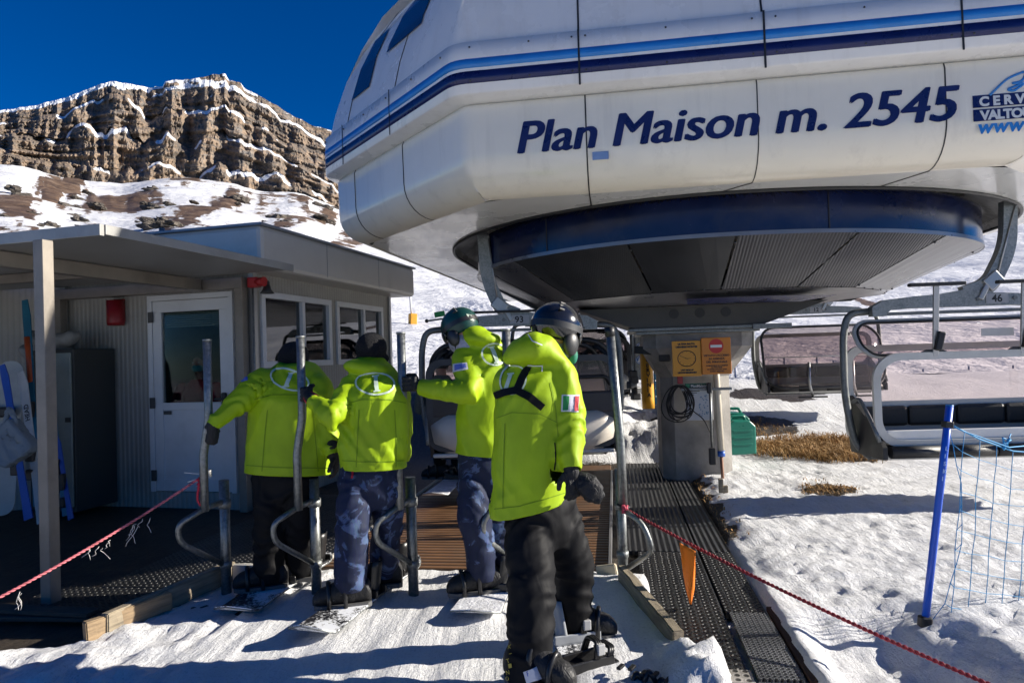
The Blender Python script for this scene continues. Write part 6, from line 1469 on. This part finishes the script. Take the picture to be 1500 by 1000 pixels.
def helmet(parent, c, hdir, mat, s=1.0, strapm=None):
    h = V(hdir).normalized(); sx = h.cross(V((0, 0, 1))).normalized(); hz = sx.cross(h); rot = M((sx, h, hz)).transposed()
    mb = MB(); n_u, n_v = 32, 14; vs = []
    for j in range(n_v+1):
        t = R(90-133*j/n_v)
        for k in range(n_u):
            u = 2*pi*k/n_u; cut = 1.0
            x, y, z = .118*cos(t)*cos(u), .142*cos(t)*sin(u), .122*sin(t)
            if sin(u) > .35 and z < -.0: z = max(z, -.005+.0*j)             # brow opening
            if sin(u) < .36 and z < -.085: z = -.085
            vs.append(c+rot @ (V((x, y, z+.03))*s))
    mb.add(vs, [(j*n_u+k, j*n_u+(k+1) % n_u, (j+1)*n_u+(k+1) % n_u, (j+1)*n_u+k) for j in range(n_v) for k in range(n_u)], True)
    o = mb.build('helmet', mat, parent); so = o.modifiers.new('s', 'SOLIDIFY'); so.thickness = .014; so.offset = -1
    for sg in (-1, 1): link_mesh(remesh(MB().ell(c+rot @ (V((sg*.098, .012, -.06))*s), .026*s, .05*s, .062*s, rot), .007, 1), 'ear_pad', HMAT, o)
    mb = MB()
    for sg in (-1, 1): mb.tube([c+rot @ (V((sg*.10, .01, -.09))*s), c+rot @ (V((sg*.06, .06, -.135))*s), c+rot @ (V((0, .075, -.145))*s)], .007, 6)
    mb.build('chin_strap', BLACK, o)
    mb = MB(); vs = []
    for k in range(41):
        u = R(-205+230*k/40) if False else R(-215+250*k/40)
        for z in (-.016, .016): vs.append(c+rot @ (V((.121*cos(u), .1445*sin(u), .018+z+.0*sin(u)))*s))
    mb.add(vs, [(2*k, 2*k+2, 2*k+3, 2*k+1) for k in range(40)], True); mb.build('goggle_strap', strapm or HMAT, o)
    mb = MB()
    for sg in (-1, 1):
        for q in range(3): mb.box(c+rot @ (V((sg*(.045+.02*q), -.03-.02*q, .137-.022*q))*s), (.012, .04, .012), rot, .004)
    mb.build('vent', BLACK, o)
    gg = MB(); gg.loft([(c+rot @ (V((-.085, .085, .005))*s), rot @ V((0, .01, 0)), rot @ V((0, 0, .025))), (c+rot @ (V((-.05, .125, .0))*s), rot @ V((0, .015, 0)), rot @ V((0, 0, .04))), (c+rot @ (V((0, .135, 0))*s), rot @ V((0, .015, 0)), rot @ V((0, 0, .038))), (c+rot @ (V((.05, .125, .0))*s), rot @ V((0, .015, 0)), rot @ V((0, 0, .04))), (c+rot @ (V((.085, .085, .005))*s), rot @ V((0, .01, 0)), rot @ V((0, 0, .025)))], 14); gg.build('goggles', HBLK, o)
    return o, rot
MASKW = pm('patterned_mask', (.36, .36, .44), .8, 0, .6, 16, .2, 40)
def facemask(parent, c, rot):
    mb = MB(); mb.ell(c+rot @ V((0, .035, -.075)), .083, .082, .075, rot); limb(mb, [c+rot @ V((0, .01, -.09)), c+rot @ V((0, -.01, -.17))], [.08, .075]); link_mesh(remesh(mb, .009, 2), 'face_mask', MASKW, parent)
h3, rot = helmet(p3, hd, (-.75, .55, -.45), HGREEN, .92); facemask(p3, hd, rot)
bb_ = bvh_of(h3); add_part(patch_on(bb_, (683, 460), (692, 462), (693, 470), (685, 467), .003), 'helmet_emblem', LOGOW, h3)
grip(p3, A3[2], P(598.5, 562, 4.20), V((0, 0, 1)), .027, BLKG, -1)
for l, dr in zip(lg3, ((-1, -.25), (-1, -.15))): boot(p3, flat(l[2], .155), dr)
# ---- fourth rider, nearest
d = 3.38
A4 = [P(820, 554, 3.36), P(835, 622, 3.30), P(836, 682, 3.22)]; B4 = [P(748, 560, 3.45), P(748, 625, 3.55), P(756, 680, 3.6)]
lg4 = [[P(772, 750, 3.37), P(779, 860, 3.20), P(776, 985, 3.10)], [P(812, 735, 3.43), P(838, 830, 3.50), P(840, 910, 3.58)]]
hd = P(815, 490, 3.55)
p4, rt = person('nearest snowboarder in lime jacket and black trousers with a black helmet and chest strap', hd, (.72, .65, -.25), P(800, 525, 3.5), [P(787, 560, 3.39), P(780, 640, 3.38), P(776, 735, 3.38)], [A4, B4], lg4)
s4_ = torso_secs([(722, 826, 780, d, .15), (722, 828, 745, d, .158), (722, 832, 710, d, .165), (723, 834, 670, d, .165), (725, 838, 620, d, .165), (728, 842, 580, d, .16), (734, 842, 556, d+.02, .145), (744, 836, 538, d+.03, .12), (758, 826, 522, d+.05, .09), (768, 818, 512, d+.06, .06)])
def hoodx(mb):
    q = [(P(734, 524, 3.36), V((.004, 0, .012)), V((0, .03, 0))), (P(742, 519, 3.34), V((.01, 0, .050)), V((0, .06, 0))), (P(760, 513, 3.32), V((.01, 0, .070)), V((0, .09, 0))), (P(784, 509, 3.32), V((.01, 0, .082)), V((0, .11, 0))), (P(808, 515, 3.35), V((-.01, 0, .082)), V((0, .10, 0))), (P(826, 525, 3.39), V((-.03, 0, .06)), V((0, .09, 0))), (P(836, 536, 3.42), V((-.01, 0, .03)), V((0, .05, 0)))]
    mb.loft(q, 20); mb.ell(P(780, 500, 3.36), .06, .06, .035, M.Rotation(.5, 3, 'Y'))
jk = jacket(p4, s4_, [A4, B4], [[.092, .084, .056], [.085, .075, .06]], [], 13, None, .013, .012, 'jacket', hoodx, (P(722, 757, d), P(828, 731, d)))
b = bvh_of(jk)
oval_logo(jk, b, 752, 556, 18, 22, .3, [(749, 548), (741, 572)])
add_part(strip_on(b, [(724, 581), (740, 575), (757, 572), (775, 581), (795, 597)], 11, .008), 'chest_strap', BLKP, jk); add_part(strip_on(b, [(758, 572), (764, 556), (775, 536)], 10, .009), 'chest_strap', BLKP, jk)
add_part(strip_on(b, [(773, 534), (791, 535), (794, 534), (794, 545)], 1.6, .006), 'piping', WPATCH, jk); add_part(strip_on(b, [(774, 491), (780, 500), (794, 506)], 1.6, .006), 'piping', WPATCH, jk)
fg = add_part(patch_on(b, (823, 578), (848, 578), (847, 603), (822, 603)), 'flag_patch', WPATCH, jk)
add_part(patch_on(b, (825, 580), (833, 580), (832.5, 601), (824.5, 601), .007), 'flag_green', pm('flag_green', (.01, .22, .05), .6), fg); add_part(patch_on(b, (841.5, 580), (847, 580), (846.5, 601), (841, 601), .007), 'flag_red', pm('flag_red', (.5, .02, .03), .6), fg)
add_part(strip_on(b, [(813, 648), (815, 670), (811, 690), (812, 705)], 2.2, .005), 'pocket_zip', BLKP, jk)
seams(jk, b, [[(740, 620), (738, 680), (737, 745)], [(728, 612), (750, 604), (790, 606), (815, 618)], [(724, 745), (760, 741), (800, 730), (828, 721)], [(806, 560), (814, 600), (818, 640)]])
t4 = trousers(p4, torso_secs([(732, 830, 728, d, .13), (738, 835, 745, d, .14), (742, 840, 770, d, .13), (752, 832, 800, d, .09)]), lg4, [[.112, .11, .105], [.112, .11, .098]], 6, BLKP, .012, .010)
bt = bvh_of(t4)
pt = add_part(patch_on(bt, (767, 983), (792, 973), (800, 990), (772, 1000), .008), 'shin_patch', WPATCH, t4)
text_on(bt, 'FISIP', (771, 989), (793, 981), 10, BPATCH, 'patch_lettering', t4, .014)
for i, c_ in enumerate('K.TINO'):
    text_on(bt, c_, (746.5-.5*i, 951+i*9.0), (751-.5*i, 950+i*9.0), 8, pm('yellow_outline', (.5, .38, .05), .6) if i == 0 else MATS['yellow_outline'], 'leg_lettering', t4, .012)
h4, rot = helmet(p4, hd+V((0, 0, .012)), (.72, .65, -.25), HBLK, 1.05); facemask(p4, hd, rot)
link_mesh(remesh(MB().ell(P(838, 520, 3.52), .03, .03, .05), .008, 1), 'green_buff', pm('green_buff', (.01, .18, .11), .7), p4)
relaxed(p4, A4[2], V((.12, -.2, -1)), V((-.5, 1, 0)), BLKG)
mt = MB(); mt.loft([(P(848, 692, 3.22), V((.03, 0, 0)), V((0, .02, 0))), (P(858, 706, 3.2), V((.05, 0, .03)), V((0, .035, 0))), (P(868, 720, 3.2), V((.04, 0, .04)), V((0, .035, 0))), (P(882, 732, 3.2), V((.015, 0, .02)), V((0, .02, 0)))], 14)
mo = remesh(mt, .007, 2); wrinkle(mo, 3, .006, (), .1, 14); tag(link_mesh(mo, 'spare_mitten', BLKG), 'loose black mitten dangling from the hand of the nearest snowboarder', 'mitten')
for l, dr in zip(lg4, ((.9, -.5), (.95, -.15))): boot(p4, flat(l[2], .155), dr)
mb = MB(); limb(mb, [flat(lg4[0][2], .16), flat(lg4[0][2], .05)], [.09, .085])
# ---- snowboards
snowboard('snow dusted snowboard under the leftmost rider in black trousers', (-1.72, 4.02, .012), (-1.50, 5.2, .012), (.02, .42), (1.5, 1.45))
snowboard('snow crusted dark snowboard with a raised tip under the rider in black knit cap', (-1.16, 3.62, .03), (-.80, 4.98, .012), (-.02, .40), (1.5, 1.45), None, .28, .08)
snowboard('white snow covered snowboard under the rider in the dark green helmet', (-.28, 3.86, .015), (-.07, 5.05, .012), (-.12, .24), (1.5, 1.45), pm('snowy_deck', (.72, .73, .76), .6, 0, .25, 12, .8, 60, .5), .31, .05)
snowboard('dark snow dusted snowboard with grey bindings under the nearest rider', (.36, 2.60, .012), (.25, 4.02, .012), (-.08, .22), (-1.2, -1.4), None, .28, .05, pm('binding_grey', (.36, .38, .40), .35, 0, .1, 5, .05))
mb = MB(); 
for k in range(7): c = V((.50+.05*k, 3.02-.02*k, .06+.015*sin(k*2))); mb.tube(roundpath([c+V((-.03, 0, -.03)), c+V((0, .02, .03)), c+V((.03, 0, -.02))], .02), .012, 6)
lb = thing('loose_binding', 'unfastened black ratchet straps lying on the snow beside the nearest rider', 'binding', (.6, 2.95, .03)); mb.build('strap', BIND, lb)
MB().box((.52, 3.04, .05), (.10, .20, .02), M.Rotation(-.9, 3, 'Z'), .006).build('base_plate', LGREY, lb)
mb = MB()
for k in range(6): mb.box((.44+.045*k, 3.10-.035*k, .085+.01*(k % 2)), (.02, .05, .012), M.Rotation(-.6, 3, 'Z'), .003)
mb.build('ladder_strap', BIND, lb)
# ---- lift worker behind the door
wk = H(-.62, .75, 0); hd = P(292, 532, 8.05)
p5, rt = person('lift worker in a red jacket and teal mask behind the hut door glass', hd, (.05, -1, -.15), hd-V((0, 0, .17)), [hd-V((0, 0, .32)), hd-V((0, -.02, .55)), hd-V((0, -.02, .85))], [[hd+V((-.2, 0, -.3)), hd+V((-.26, -.08, -.55)), hd+V((-.1, -.2, -.62))], [hd+V((.2, 0, -.3)), hd+V((.26, -.08, -.55)), hd+V((.1, -.2, -.62))]], [[hd+V((-.1, 0, -.85)), hd+V((-.1, 0, -1.05)), hd+V((-.1, 0, -1.3))], [hd+V((.1, 0, -.85)), hd+V((.1, 0, -1.05)), hd+V((.1, 0, -1.3))]], None)
for sg in (-1, 1): MB().ell(hd+V((sg*.032, -.088, .008)), .012, .006, .007).build('eye', WHITE, p5)
mb = MB(); mb.ell(hd+V((0, -.05, -.055)), .068, .062, .05); link_mesh(remesh(mb, .008, 1), 'mask', pm('teal_mask', (.08, .42, .45), .7), p5)
mb = MB(); mb.ell(hd+V((0, .02, .045)), .088, .10, .085); link_mesh(remesh(mb, .009, 1), 'hair', KNIT, p5)
mb = MB(); mb.loft([(hd-V((0, 0, .9)), V((.2, 0, 0)), V((0, .13, 0))), (hd-V((0, 0, .6)), V((.21, 0, 0)), V((0, .14, 0))), (hd-V((0, 0, .35)), V((.23, 0, 0)), V((0, .13, 0))), (hd-V((0, 0, .24)), V((.16, 0, 0)), V((0, .10, 0))), (hd-V((0, 0, .18)), V((.08, 0, 0)), V((0, .07, 0)))])
for sg in (-1, 1): limb(mb, [hd+V((sg*.2, 0, -.3)), hd+V((sg*.27, -.08, -.55)), hd+V((sg*.1, -.22, -.63))], [.08, .075, .055])
m5 = remesh(mb, .014, 3); wrinkle(m5, 4, .006, (), .1, 8); link_mesh(m5, 'jacket', RED_, p5)
# ---- rider seated on chair 93
c = P(645, 560, 7.35); c.z = 0; hd = V((c.x, c.y+.12, 1.44))
p6, rt = person('rider in a grey green jacket seated on lift chair 93', hd, (0, 1, -.1), hd-V((0, 0, .16)), [hd-V((0, 0, .3)), hd-V((0, 0, .55)), hd-V((0, .0, .84))], [[hd+V((-.2, 0, -.28)), hd+V((-.25, .1, -.5)), hd+V((-.1, .3, -.55))], [hd+V((.2, 0, -.28)), hd+V((.25, .1, -.5)), hd+V((.1, .3, -.55))]], [[hd+V((-.1, .02, -.82)), hd+V((-.1, .45, -.80)), hd+V((-.1, .5, -1.22))], [hd+V((.1, .02, -.82)), hd+V((.1, .45, -.80)), hd+V((.1, .5, -1.22))]], None)
mb = MB(); mb.loft([(hd-V((0, 0, .88)), V((.19, 0, 0)), V((0, .13, 0))), (hd-V((0, 0, .55)), V((.21, 0, 0)), V((0, .14, 0))), (hd-V((0, 0, .32)), V((.23, 0, 0)), V((0, .13, 0))), (hd-V((0, 0, .22)), V((.15, 0, 0)), V((0, .10, 0))), (hd-V((0, 0, .13)), V((.08, 0, 0)), V((0, .08, 0)))])
for sg in (-1, 1): limb(mb, [hd+V((sg*.2, 0, -.28)), hd+V((sg*.26, .1, -.5)), hd+V((sg*.1, .3, -.55))], [.08, .072, .055])
m6 = remesh(mb, .014, 3); wrinkle(m6, 6, .007, (), .1, 8); link_mesh(m6, 'jacket', GREYJ, p6)
mb = MB(); mb.ell(hd+V((0, 0, .03)), .11, .13, .115); link_mesh(remesh(mb, .01, 1), 'helmet', HMAT, p6)
mb = MB()
for sg in (-1, 1): limb(mb, [hd+V((sg*.1, .02, -.83)), hd+V((sg*.1, .45, -.80)), hd+V((sg*.1, .5, -1.15))], [.10, .09, .075])
link_mesh(remesh(mb, .014, 2), 'trousers', BLKP, p6)
for sg in (-1, 1): boot(p6, hd+V((sg*.1, .5, -1.22)), (-1, .1))
snowboard('small snowy snowboard hanging below the seat of lift chair 93', (c.x-.05, c.y-.62, .10), (c.x+.15, c.y+.7, .13), (.3,), (1.5,), MATS['snowy_deck'], .27, .05)
